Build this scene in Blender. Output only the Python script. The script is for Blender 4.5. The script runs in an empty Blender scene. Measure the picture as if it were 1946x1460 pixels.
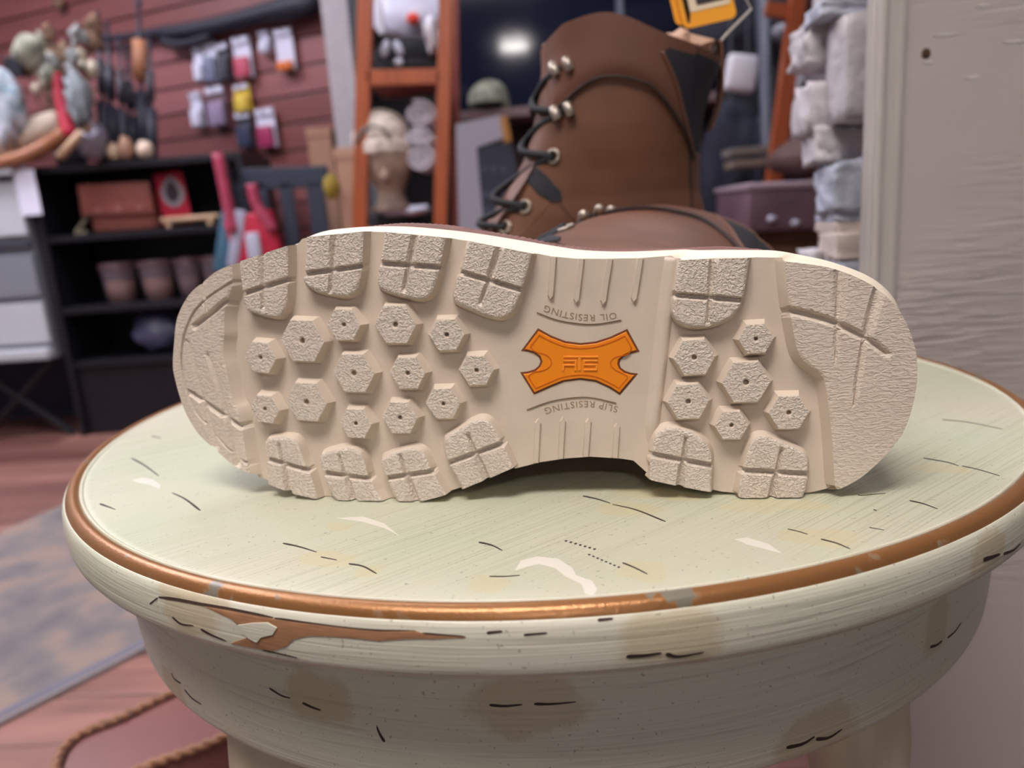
import bpy, bmesh, math, random
import numpy as np
from mathutils import Vector, Matrix
from mathutils.bvhtree import BVHTree
from mathutils.geometry import delaunay_2d_cdt

random.seed(7)
rng = np.random.default_rng(11)
scene = bpy.context.scene
COL = scene.collection

# ------------------------------------------------------------------ camera
FPX = 1400.0                      # focal length in pixels of a 1946 x 1460 frame
S = 0.28                          # radius of the painted table top (m)
H = 0.62                          # height of the table top (m)
PITCH, ROLL, YAW = 0.21710571, -0.07231118, -0.03983879
CAM = np.array([0.0, -1.7672953 * S, H + 0.42772415 * S])
_cy, _sy = math.cos(YAW), math.sin(YAW)
FW = np.array([_sy * math.cos(PITCH), _cy * math.cos(PITCH), -math.sin(PITCH)])
_rt = np.array([_cy, -_sy, 0.0]); _up = np.cross(_rt, FW)
RT = math.cos(ROLL) * _rt + math.sin(ROLL) * _up
UP = -math.sin(ROLL) * _rt + math.cos(ROLL) * _up
cam_data = bpy.data.cameras.new('camera')
cam_data.sensor_width = 36.0
cam_data.lens = 36.0 * FPX / 1946.0
cam_data.clip_start = 0.01
cam_data.dof.use_dof = True
cam_data.dof.focus_distance = 0.292
cam_data.dof.aperture_fstop = (cam_data.lens / 1000.0) / 0.0036
cam = bpy.data.objects.new('camera', cam_data)
COL.objects.link(cam)
cam.matrix_world = Matrix(((RT[0], UP[0], -FW[0], CAM[0]), (RT[1], UP[1], -FW[1], CAM[1]),
                           (RT[2], UP[2], -FW[2], CAM[2]), (0, 0, 0, 1)))
scene.camera = cam

# ------------------------------------------------------------------ world and exposure
world = bpy.data.worlds.new('world'); scene.world = world
world.use_nodes = True
world.node_tree.nodes['Background'].inputs[0].default_value = (0.80, 0.84, 1.0, 1)
world.node_tree.nodes['Background'].inputs[1].default_value = 0.10
scene.view_settings.view_transform = 'Standard'
scene.view_settings.look = 'None'
scene.view_settings.exposure = 0.0
scene.view_settings.gamma = 1.0
scene.view_settings.use_curve_mapping = False

# ceiling lamps: (x, y, width, depth, strength, colour)
CEIL = 2.75
LAMPS = [(-0.35, -1.00, 1.2, 0.6, 26.0, (1.0, 0.93, 0.88)),
         (-0.06, -3.90, 0.32, 0.42, 120.0, (1.0, 0.94, 0.90)),
         (-1.75, 0.55, 0.6, 1.2, 14.0, (0.88, 0.90, 1.0)),
         (-2.45, 1.75, 1.2, 0.5, 34.0, (0.90, 0.88, 1.0)),
         (-0.70, 1.45, 0.9, 0.4, 16.0, (0.88, 0.90, 1.0)),
         (0.95, 1.65, 1.0, 0.4, 14.0, (0.88, 0.90, 1.0))]

# ------------------------------------------------------------------ helpers
def ray(x, y):
    return (x - 973.0) / FPX * RT - (y - 730.0) / FPX * UP + FW

def G(x, y, Y):
    """the point seen at pixel (x, y) that stands on the vertical plane at depth Y"""
    d = ray(x, y); t = (Y - CAM[1]) / d[1]
    return CAM + t * d

def FZ(x, y, z):
    d = ray(x, y); t = (z - CAM[2]) / d[2]
    return CAM + t * d

def proj(P):
    P = np.asarray(P, float) - CAM
    w = P @ FW
    return np.stack([973 + FPX * (P @ RT) / w, 730 - FPX * (P @ UP) / w], -1)

def lin(c):
    c = c / 255.0
    return c / 12.92 if c <= 0.04045 else ((c + 0.055) / 1.055) ** 2.4

def rgb(r, g, b):
    return (lin(r), lin(g), lin(b), 1.0)

MATS = {}
def mat(name, col, rough=0.6, metal=0.0, noise=0.0, nscale=40.0, bump=0.0, bscale=200.0, bdist=0.001,
        spec=0.5, emit=None, alpha=1.0, trans=0.0, stretch=None, sheen=0.0, detail=3.0, col2=None):
    if name in MATS: return MATS[name]
    m = bpy.data.materials.new(name); m.use_nodes = True
    nt = m.node_tree; b = nt.nodes['Principled BSDF']
    b.inputs['Base Color'].default_value = col
    b.inputs['Roughness'].default_value = rough
    b.inputs['Metallic'].default_value = metal
    b.inputs['Specular IOR Level'].default_value = spec
    if trans: b.inputs['Transmission Weight'].default_value = trans
    if sheen: b.inputs['Sheen Weight'].default_value = sheen
    if alpha < 1: b.inputs['Alpha'].default_value = alpha
    if emit:
        b.inputs['Emission Color'].default_value = emit[0]
        b.inputs['Emission Strength'].default_value = emit[1]
    tc = None
    def coords(sc):
        nonlocal tc
        if tc is None: tc = nt.nodes.new('ShaderNodeTexCoord')
        mp = nt.nodes.new('ShaderNodeMapping')
        mp.inputs['Scale'].default_value = stretch if stretch else (1, 1, 1)
        nt.links.new(tc.outputs['Object'], mp.inputs['Vector'])
        n = nt.nodes.new('ShaderNodeTexNoise'); n.inputs['Scale'].default_value = sc
        n.inputs['Detail'].default_value = detail
        nt.links.new(mp.outputs[0], n.inputs['Vector'])
        return n
    if noise > 0 or col2:
        n = coords(nscale)
        mx = nt.nodes.new('ShaderNodeMix'); mx.data_type = 'RGBA'
        cr = nt.nodes.new('ShaderNodeMapRange')
        cr.inputs['From Min'].default_value = 0.3; cr.inputs['From Max'].default_value = 0.7
        nt.links.new(n.outputs['Fac'], cr.inputs['Value'])
        nt.links.new(cr.outputs[0], mx.inputs[0])
        c2 = col2 if col2 else tuple(min(1, c * (1 + noise)) for c in col[:3]) + (1,)
        c1 = col if col2 else tuple(c * (1 - noise) for c in col[:3]) + (1,)
        mx.inputs[6].default_value = c1; mx.inputs[7].default_value = c2
        nt.links.new(mx.outputs[2], b.inputs['Base Color'])
    if bump > 0:
        n = coords(bscale)
        bp = nt.nodes.new('ShaderNodeBump'); bp.inputs['Strength'].default_value = bump
        bp.inputs['Distance'].default_value = bdist
        nt.links.new(n.outputs['Fac'], bp.inputs['Height'])
        nt.links.new(bp.outputs[0], b.inputs['Normal'])
    MATS[name] = m
    return m

def tag(o, label=None, cat=None, group=None, kind=None):
    if label: o['label'] = label
    if cat: o['category'] = cat
    if group: o['group'] = group
    if kind: o['kind'] = kind
    return o

def thing(name, loc, label, cat, group=None):
    o = bpy.data.objects.new(name, None); COL.objects.link(o)
    o.location = tuple(float(v) for v in loc); o.empty_display_size = 0.05
    return tag(o, label, cat, group)

def root_of(p):
    off = np.zeros(3)
    while p is not None:
        off += np.array(p.location); p = p.parent
    return off

def obj(name, verts, faces, m=None, parent=None, smooth=False, mats=None, fmat=None):
    """one mesh object from world-space vertices"""
    v = np.asarray(verts, float)
    if parent is not None: v = v - root_of(parent); loc = None
    else:
        loc = np.array([(v[:, 0].min() + v[:, 0].max()) / 2, (v[:, 1].min() + v[:, 1].max()) / 2, v[:, 2].min()])
        v = v - loc
    me = bpy.data.meshes.new(name)
    me.from_pydata([tuple(p) for p in v], [], [tuple(int(i) for i in f) for f in faces])
    for mm in (mats if mats else [m] if m else []): me.materials.append(mm)
    if fmat is not None:
        me.polygons.foreach_set('material_index', np.asarray(fmat, np.int32))
    if smooth: me.polygons.foreach_set('use_smooth', [True] * len(me.polygons))
    me.validate(); me.update()
    o = bpy.data.objects.new(name, me); COL.objects.link(o)
    if parent is not None: o.parent = parent
    else: o.location = tuple(loc)
    return o

class MB:
    """collects shapes that belong to one mesh object"""
    def __init__(s): s.v = []; s.f = []; s.n = 0
    def add(s, v, f):
        s.v.append(np.asarray(v, float)); s.f += [tuple(i + s.n for i in q) for q in f]; s.n += len(v); return s
    def box(s, c, d, rot=None, bev=0.0):
        v, f = boxvf(d, bev)
        if rot is not None: v = v @ np.array(rot).T
        return s.add(v + np.array(c), f)
    def tube(s, pts, r, n=8, cap=True): return s.add(*tubevf(pts, r, n, cap))
    def lathe(s, c, prof, n=24, rot=None):
        v, f = lathevf(prof, n)
        if rot is not None: v = v @ np.array(rot).T
        return s.add(v + np.array(c), f)
    def build(s, name, m, parent=None, smooth=False): return obj(name, np.concatenate(s.v), s.f, m, parent, smooth)

def boxvf(d, bev=0.0):
    x, y, z = d[0] / 2, d[1] / 2, d[2] / 2
    if bev <= 0:
        v = np.array([(a * x, b * y, c * z) for a in (-1, 1) for b in (-1, 1) for c in (-1, 1)])
        f = [(0, 1, 3, 2), (4, 6, 7, 5), (0, 4, 5, 1), (2, 3, 7, 6), (0, 2, 6, 4), (1, 5, 7, 3)]
        return v, f
    bm = bmesh.new(); bmesh.ops.create_cube(bm, size=1.0)
    for q in bm.verts: q.co = Vector((q.co.x * d[0], q.co.y * d[1], q.co.z * d[2]))
    bmesh.ops.bevel(bm, geom=bm.edges[:], offset=min(bev, 0.49 * min(d)), segments=2, affect='EDGES', profile=0.6)
    bm.verts.index_update()
    v = np.array([q.co[:] for q in bm.verts]); f = [tuple(q.index for q in fc.verts) for fc in bm.faces]
    bm.free(); return v, f

def tubevf(pts, r, n=8, cap=True):
    pts = np.asarray(pts, float); k = len(pts)
    rr = np.full(k, r) if np.isscalar(r) else np.asarray(r, float)
    tg = np.gradient(pts, axis=0); tg /= np.maximum(np.linalg.norm(tg, axis=1, keepdims=True), 1e-9)
    ref = np.array([0, 0, 1.0]) if abs(tg[0][2]) < 0.9 else np.array([1.0, 0, 0])
    V = []
    a = np.linspace(0, 2 * np.pi, n, endpoint=False)
    u = np.cross(tg[0], ref); u /= np.linalg.norm(u)
    for i in range(k):
        u = u - tg[i] * (u @ tg[i]); u /= max(np.linalg.norm(u), 1e-9)
        w = np.cross(tg[i], u)
        V.append(pts[i] + rr[i] * (np.cos(a)[:, None] * u + np.sin(a)[:, None] * w))
    V = np.concatenate(V); F = []
    for i in range(k - 1):
        for j in range(n):
            F.append((i * n + j, i * n + (j + 1) % n, (i + 1) * n + (j + 1) % n, (i + 1) * n + j))
    if cap: F += [tuple(range(n - 1, -1, -1)), tuple((k - 1) * n + j for j in range(n))]
    return V, F

def lathevf(prof, n=24):
    prof = np.asarray(prof, float); k = len(prof)
    a = np.linspace(0, 2 * np.pi, n, endpoint=False)
    V = np.concatenate([np.stack([p[0] * np.cos(a), p[0] * np.sin(a), np.full(n, p[1])], 1) for p in prof])
    F = [(i * n + j, i * n + (j + 1) % n, (i + 1) * n + (j + 1) % n, (i + 1) * n + j) for i in range(k - 1) for j in range(n)]
    if prof[0][0] > 1e-6: F.append(tuple(range(n - 1, -1, -1)))
    if prof[-1][0] > 1e-6: F.append(tuple((k - 1) * n + j for j in range(n)))
    return V, F

def blobvf(c, r, amp=0.12, freq=3.0, sub=3, seed=0):
    bm = bmesh.new(); bmesh.ops.create_icosphere(bm, subdivisions=sub, radius=1.0)
    bm.verts.index_update()
    v = np.array([q.co[:] for q in bm.verts]); f = [tuple(q.index for q in fc.verts) for fc in bm.faces]
    bm.free()
    g = np.random.default_rng(seed); d = np.zeros(len(v))
    for _ in range(7):
        k = g.normal(size=3) * freq; d += np.sin(v @ k + g.uniform(0, 6.28)) / 7
    v = v * (1 + amp * 2 * d)[:, None] * np.asarray(r) + np.asarray(c)
    return v, f

def smooth_line(pts, n=40, closed=False):
    """Catmull-Rom through the given points"""
    p = np.asarray(pts, float)
    if closed: q = np.vstack([p[-1], p, p[0], p[1]])
    else: q = np.vstack([2 * p[0] - p[1], p, 2 * p[-1] - p[-2]])
    segs = len(q) - 3; out = []
    per = max(2, n // segs)
    for i in range(segs):
        t = np.linspace(0, 1, per, endpoint=False)[:, None]
        a, b, c, d = q[i], q[i + 1], q[i + 2], q[i + 3]
        out.append(0.5 * (2 * b + (c - a) * t + (2 * a - 5 * b + 4 * c - d) * t ** 2 + (3 * b - a - 3 * c + d) * t ** 3))
    out = np.concatenate(out)
    if not closed: out = np.vstack([out, p[-1]])
    return out

def seg_dist(P, A, B):
    """distance of points P (n,2) to segment AB, and the parameter along it"""
    d = B - A; t = np.clip(((P - A) @ d) / max(d @ d, 1e-12), 0, 1)
    return np.linalg.norm(P - (A + t[:, None] * d), axis=1), t

def poly_dist(P, Q, skip=None):
    """unsigned distance of P to the edges of closed polygon Q"""
    D = np.full(len(P), 1e9)
    for i in range(len(Q)):
        if skip is not None and skip[i]: continue
        D = np.minimum(D, seg_dist(P, Q[i], Q[(i + 1) % len(Q)])[0])
    return D

def inside(P, Q):
    r = np.zeros(len(P), bool); x, y = P[:, 0], P[:, 1]
    for i in range(len(Q)):
        a, b = Q[i], Q[(i + 1) % len(Q)]
        c = (a[1] > y) != (b[1] > y)
        with np.errstate(divide='ignore', invalid='ignore'):
            xi = (b[0] - a[0]) * (y - a[1]) / (b[1] - a[1]) + a[0]
        r ^= c & (x < xi)
    return r

def cdt(poly, pts=(), loops=()):
    """triangulate a closed 2-D polygon with extra interior points and closed constraint loops"""
    V = [tuple(p) for p in poly]; E = []
    F = [list(range(len(V)))]
    for lp in loops:
        k = len(V); V += [tuple(p) for p in lp]
        E += [(k + i, k + (i + 1) % len(lp)) for i in range(len(lp))]
    V += [tuple(p) for p in pts]
    r = delaunay_2d_cdt([Vector(p) for p in V], E, F, 1, 1e-7)
    return np.array([p[:] for p in r[0]]), [tuple(f) for f in r[2]]

def offset_poly(Q, d):
    """move each corner of polygon Q outward by d (mitred)"""
    Q = np.asarray(Q, float); n = len(Q)
    area = 0.5 * np.sum(Q[:, 0] * np.roll(Q[:, 1], -1) - np.roll(Q[:, 0], -1) * Q[:, 1])
    sg = 1 if area > 0 else -1
    out = []
    for i in range(n):
        a, b, c = Q[i - 1], Q[i], Q[(i + 1) % n]
        e1 = (b - a) / max(np.linalg.norm(b - a), 1e-9); e2 = (c - b) / max(np.linalg.norm(c - b), 1e-9)
        n1 = sg * np.array([e1[1], -e1[0]]); n2 = sg * np.array([e2[1], -e2[0]])
        m = n1 + n2; L = m @ m
        out.append(b + d * (m * 2 / L if L > 0.6 else m / max(math.sqrt(L), 1e-6)))
    return np.array(out)

def bvh(v, f):
    return BVHTree.FromPolygons([tuple(p) for p in v], [tuple(q) for q in f])

def hit(tree, x, y):
    d = ray(x, y); d = d / np.linalg.norm(d)
    loc, nor, idx, dist = tree.ray_cast(Vector(CAM), Vector(d))
    if loc is None: return None
    nn = np.array(nor)
    if nn @ d > 0: nn = -nn
    return np.array(loc), nn

def rotz(a):
    c, s = math.cos(a), math.sin(a); return np.array([[c, -s, 0], [s, c, 0], [0, 0, 1.0]])
def rotx(a):
    c, s = math.cos(a), math.sin(a); return np.array([[1, 0, 0], [0, c, -s], [0, s, c.real]])
def roty(a):
    c, s = math.cos(a), math.sin(a); return np.array([[c, 0, s], [0, 1, 0], [-s, 0, c]])

# ================================================================== the setting
def struct(o): o['kind'] = 'structure'; return o
m_sub = mat('subfloor', rgb(60, 40, 36), 0.8)
m_plank = mat('floor plank', rgb(122, 82, 74), 0.38, noise=0.3, nscale=3.0, stretch=(1.2, 12, 12), bump=0.15, bscale=8, bdist=0.002)
m_plank2 = mat('floor plank dark', rgb(100, 64, 58), 0.38, noise=0.3, nscale=3.0, stretch=(1.2, 12, 12), bump=0.15, bscale=8, bdist=0.002)
m_plank3 = mat('floor plank light', rgb(140, 98, 88), 0.38, noise=0.3, nscale=3.0, stretch=(1.2, 12, 12), bump=0.15, bscale=8, bdist=0.002)
m_wall = mat('plain wall', rgb(150, 146, 150), 0.8, noise=0.05, nscale=6)
m_ceil = mat('ceiling paint', rgb(200, 198, 198), 0.9)
m_dark = mat('black paint', rgb(24, 23, 30), 0.5, noise=0.15, nscale=20)

floor = struct(obj('floor', *boxvf((5.4, 7.6, 0.06)), m=m_sub))
floor.location = (-0.9, -0.5, -0.082)
plv, plf = boxvf((1.196, 0.117, 0.02), 0.0015)
plank_meshes = []
for k, mm in enumerate((m_plank, m_plank2, m_plank3)):
    me = bpy.data.meshes.new('plank'); me.from_pydata([tuple(p) for p in plv], [], plf); me.materials.append(mm); plank_meshes.append(me)
for iy in range(28):
    y0 = -0.3 + iy * 0.12
    for ix in range(4):
        x0 = -3.0 + ix * 1.2 + (iy * 0.47 % 1.2) - 0.3
        if x0 > 0.9: continue
        p = bpy.data.objects.new('plank', random.choice(plank_meshes)); COL.objects.link(p)
        p.parent = floor; p.location = (x0 + 0.9, y0 + 0.5, 0.072)

ceiling = struct(obj('ceiling', *boxvf((5.4, 7.6, 0.05)), m=m_ceil)); ceiling.location = (-0.9, -0.5, CEIL + 0.03)
# ceiling lamps (flat panels, the room's light)
for i, (lx, ly, lw, ld, st, lc) in enumerate(LAMPS):
    where = ['above the painted table', 'behind the photographer', 'over the rug', 'over the white counter', 'over the ladder shelf', 'over the clothing rail'][i]
    t = thing('ceiling_lamp', (lx, ly, CEIL - 0.03), 'flat white ceiling panel lamp ' + where, 'lamp', 'ceiling panel lamps')
    MB().box((lx, ly + ld / 2 + 0.012, CEIL - 0.02), (lw + 0.048, 0.024, 0.05)).box((lx, ly - ld / 2 - 0.012, CEIL - 0.02), (lw + 0.048, 0.024, 0.05)) \
        .box((lx + lw / 2 + 0.012, ly, CEIL - 0.02), (0.024, ld, 0.05)).box((lx - lw / 2 - 0.012, ly, CEIL - 0.02), (0.024, ld, 0.05)).build('frame', m_ceil, t)
    em = mat('lamp diffuser %d' % i, (0.9, 0.9, 0.9, 1), 0.6, emit=((*lc, 1), st))
    MB().box((lx, ly, CEIL - 0.012), (lw, ld, 0.012)).build('diffuser', em, t)

# back wall, left slat wall with separate boards
struct(obj('wall_back', np.array(boxvf((3.2, 0.08, CEIL))[0]) + np.array([0.85, 3.35, CEIL / 2]), boxvf((1, 1, 1))[1], m=mat('dark back wall', rgb(34, 30, 38), 0.7, noise=0.1, nscale=5)))
SLA = math.atan(0.364)
def slat_y(x): return 2.72 + 0.364 * (-0.72 - x)
m_slat = mat('slat red', rgb(134, 82, 82), 0.42, noise=0.12, nscale=2.5, stretch=(0.6, 1, 8), spec=0.5)
m_slat2 = mat('slat red dark', rgb(114, 64, 62), 0.42, noise=0.12, nscale=2.5, stretch=(0.6, 1, 8), spec=0.5)
SL = 2.9
sc_ = np.array([-0.70 - SL / 2 * math.cos(SLA), slat_y(-0.70) + SL / 2 * math.sin(SLA), 0.0])
wl_v = boxvf((SL, 0.04, CEIL))[0] @ rotz(-SLA).T + sc_ + np.array([0.012, 0.035, CEIL / 2])
wall_left = struct(obj('wall_left', wl_v, boxvf((1, 1, 1))[1], m=mat('slat groove', rgb(40, 22, 24), 0.7)))
slv, slf = boxvf((SL, 0.018, 0.101), 0.003)
slv = slv @ rotz(-SLA).T
sl_me = []
for mm in (m_slat, m_slat2):
    me = bpy.data.meshes.new('slat'); me.from_pydata([tuple(p) for p in slv], [], slf); me.materials.append(mm); sl_me.append(me)
for i in range(25):
    zz = 0.06 + i * 0.11
    o = bpy.data.objects.new('slat', sl_me[(i * 7 // 3) % 2]); COL.objects.link(o); o.parent = wall_left
    o.location = tuple(sc_ + np.array([0, 0, zz]) - np.array(wall_left.location))
# slim grey post where the slat wall ends
c = G(652, 130, 2.52)
struct(MB().box((c[0], c[1], CEIL / 2), (0.10, 0.07, CEIL), bev=0.004).build('trim_1', mat('grey post paint', rgb(168, 160, 164), 0.6, noise=0.06)))
# far left wall
struct(obj('wall_far_left', boxvf((0.06, 7.6, CEIL))[0] + np.array([-3.6, -0.5, CEIL / 2]), boxvf((1, 1, 1))[1], m=m_wall))
struct(obj('wall_right', boxvf((0.06, 3.2, CEIL))[0] + np.array([1.85, 1.75, CEIL / 2]), boxvf((1, 1, 1))[1], m=mat('brick wall paint', rgb(84, 52, 48), 0.8, noise=0.2, nscale=8)))

# grey painted timber panel to the right of the table
mgw = bpy.data.materials.new('grey painted wood'); mgw.use_nodes = True
nt = mgw.node_tree; b = nt.nodes['Principled BSDF']; b.inputs['Roughness'].default_value = 0.42
b.inputs['Base Color'].default_value = rgb(184, 174, 170)
tc = nt.nodes.new('ShaderNodeTexCoord'); mp = nt.nodes.new('ShaderNodeMapping'); mp.inputs['Scale'].default_value = (9, 60, 90)
mp.inputs['Rotation'].default_value = (0, 0.05, 0)
nz = nt.nodes.new('ShaderNodeTexNoise'); nz.inputs['Scale'].default_value = 2.6; nz.inputs['Detail'].default_value = 5; nz.inputs['Distortion'].default_value = 0.6
n2 = nt.nodes.new('ShaderNodeTexNoise'); n2.inputs['Scale'].default_value = 5.0; n2.inputs['Detail'].default_value = 2
mul = nt.nodes.new('ShaderNodeMath'); mul.operation = 'MULTIPLY'
mr = nt.nodes.new('ShaderNodeMapRange'); mr.inputs['From Min'].default_value = 0.42; mr.inputs['From Max'].default_value = 0.62
bp = nt.nodes.new('ShaderNodeBump'); bp.inputs['Strength'].default_value = 0.8; bp.inputs['Distance'].default_value = 0.004
nt.links.new(tc.outputs['Object'], mp.inputs[0]); nt.links.new(mp.outputs[0], nz.inputs['Vector']); nt.links.new(tc.outputs['Object'], n2.inputs['Vector'])
nt.links.new(n2.outputs['Fac'], mr.inputs['Value']); nt.links.new(nz.outputs['Fac'], mul.inputs[0]); nt.links.new(mr.outputs[0], mul.inputs[1])
nt.links.new(mul.outputs[0], bp.inputs['Height']); nt.links.new(bp.outputs[0], b.inputs['Normal'])
PX, PYF = 0.299, 0.13
panel = struct(obj('wall_panel', boxvf((1.5, 0.03, 2.2), 0.002)[0] + np.array([PX + 0.75, PYF + 0.015, 1.1]), boxvf((1.5, 0.03, 2.2), 0.002)[1], m=mgw))
m_trim = mat('grey trim paint', rgb(188, 180, 175), 0.45, noise=0.05, nscale=30, stretch=(6, 6, 0.4), bump=0.3, bscale=60, bdist=0.0008)
struct(MB().box((0.2845, PYF + 0.000, 1.1), (0.0245, 0.016, 2.2), bev=0.003).box((0.2765, PYF - 0.011, 1.1), (0.0055, 0.008, 2.2), bev=0.002).build('trim_2', m_trim))
MB().box((PX - 0.0005, PYF + 0.006, 1.1), (0.004, 0.004, 2.2)).build('gap_shade', mat('dark gap', rgb(62, 54, 56), 0.9), panel)  # shade of the gap beside the trim, painted as a dark strip
# knot hole and chips in the panel paint
kh = G(1760, 101, PYF - 0.0006)
kn = MB(); kn.lathe(kh, [(0.0, 0.0008), (0.0026, 0.0007), (0.0036, 0.0)], 16, rotx(math.pi / 2)); kn.build('knot_hole', mat('knot', rgb(74, 52, 36), 0.9), panel)
for k, (px, py, w, hh) in enumerate([(1765, 118, 18, 5), (1795, 66, 40, 4), (1925, 78, 34, 6), (1850, 145, 26, 7), (1870, 10, 22, 4)]):
    q = G(px, py, PYF - 0.0004); s_ = 0.62 / FPX
    a = np.linspace(0, 2 * np.pi, 14, endpoint=False); rr_ = 1 + 0.35 * np.sin(3 * a + k) * np.cos(a * 2)
    v = np.stack([q[0] + rr_ * np.cos(a) * w / 2 * s_, np.full(14, q[1]), q[2] + rr_ * np.sin(a) * hh / 2 * s_], 1)
    v2 = v + np.array([0, 0.0006, 0])
    obj('paint_chip', np.vstack([v, v2]), [tuple(range(13, -1, -1))] + [(i, (i + 1) % 14, 14 + (i + 1) % 14, 14 + i) for i in range(14)], mat('chip', rgb(206, 198, 194), 0.6), panel)

# rough white-washed masonry edge between the doorway and the panel
m_block = mat('whitewashed block', rgb(196, 190, 194), 0.85, noise=0.10, nscale=30, bump=0.8, bscale=90, bdist=0.004)
m_block2 = mat('bluish whitewash', rgb(178, 182, 196), 0.85, noise=0.12, nscale=40, bump=0.8, bscale=110, bdist=0.004)
m_block3 = mat('beige block', rgb(198, 184, 176), 0.85, noise=0.08, nscale=30, bump=0.6, bscale=90, bdist=0.003)
m_mort = mat('dark mortar', rgb(70, 66, 68), 0.9)
wm = struct(obj('wall_masonry', boxvf((0.10, 0.03, CEIL))[0] + np.array([0.385, 0.30, CEIL / 2]), boxvf((1, 1, 1))[1], m=m_mort))
def rough_block(c, d, m, seed, amp=0.004):
    bm = bmesh.new(); bmesh.ops.create_cube(bm, size=1.0)
    bmesh.ops.subdivide_edges(bm, edges=bm.edges[:], cuts=6, use_grid_fill=True); bm.verts.index_update()
    v = np.array([q.co[:] for q in bm.verts]); f = [tuple(q.index for q in fc.verts) for fc in bm.faces]; bm.free()
    rad = np.linalg.norm(v, axis=1, keepdims=True); v = v * (1 - 0.10 * np.clip(rad - 0.62, 0, 1))
    v = v * np.asarray(d)
    g = np.random.default_rng(seed)
    for _ in range(14):
        k = g.normal(size=3) * (90 if _ < 4 else 330); v = v + amp / 4 * np.sin(v @ k + g.uniform(0, 6.28))[:, None] * g.normal(size=3)
    return obj('stone', v + np.asarray(c), f, m, wm, smooth=True)
YB = 0.24
for k, (x0, y0, x1, y1, mm, dy, amp) in enumerate([
        (1585, -70, 1665, -5, m_block, 0.0, .004), (1562, -2, 1640, 28, m_block2, 0.0, .004), (1592, 30, 1668, 232, m_block, -0.02, .002), (1557, 25, 1600, 110, m_block, 0.03, .005),
        (1553, 148, 1602, 250, m_block, 0.025, .005), (1568, 236, 1630, 306, m_block, 0.015, .006), (1582, 306, 1652, 402, m_block2, -0.005, .006),
        (1588, 403, 1650, 421, m_block2, 0.0, .003), (1586, 421, 1650, 440, m_block3, 0.0, .003), (1584, 441, 1660, 492, m_block3, -0.01, .003),
        (1568, 478, 1606, 560, m_block, 0.03, .005), (1584, 494, 1660, 575, m_block2, -0.01, .003), (1575, 577, 1660, 640, m_block, 0, .004)]):
    a, b2 = G(x0, (y0 + y1) / 2, YB), G(x1, (y0 + y1) / 2, YB)
    z0, z1 = G((x0 + x1) / 2, y1, YB)[2], G((x0 + x1) / 2, y0, YB)[2]
    rough_block(((a[0] + b2[0]) / 2 + 0.008, YB + dy + 0.025, (z0 + z1) / 2), (b2[0] - a[0] + 0.016, 0.05, z1 - z0), mm, k, amp * 0.5)
zt = G(1600, 640, YB)[2]
for k in range(4):
    rough_block((0.33, YB + 0.025, zt - 0.075 - k * 0.145), (0.05, 0.05, 0.14), m_block, 40 + k, 0.0015)

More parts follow.
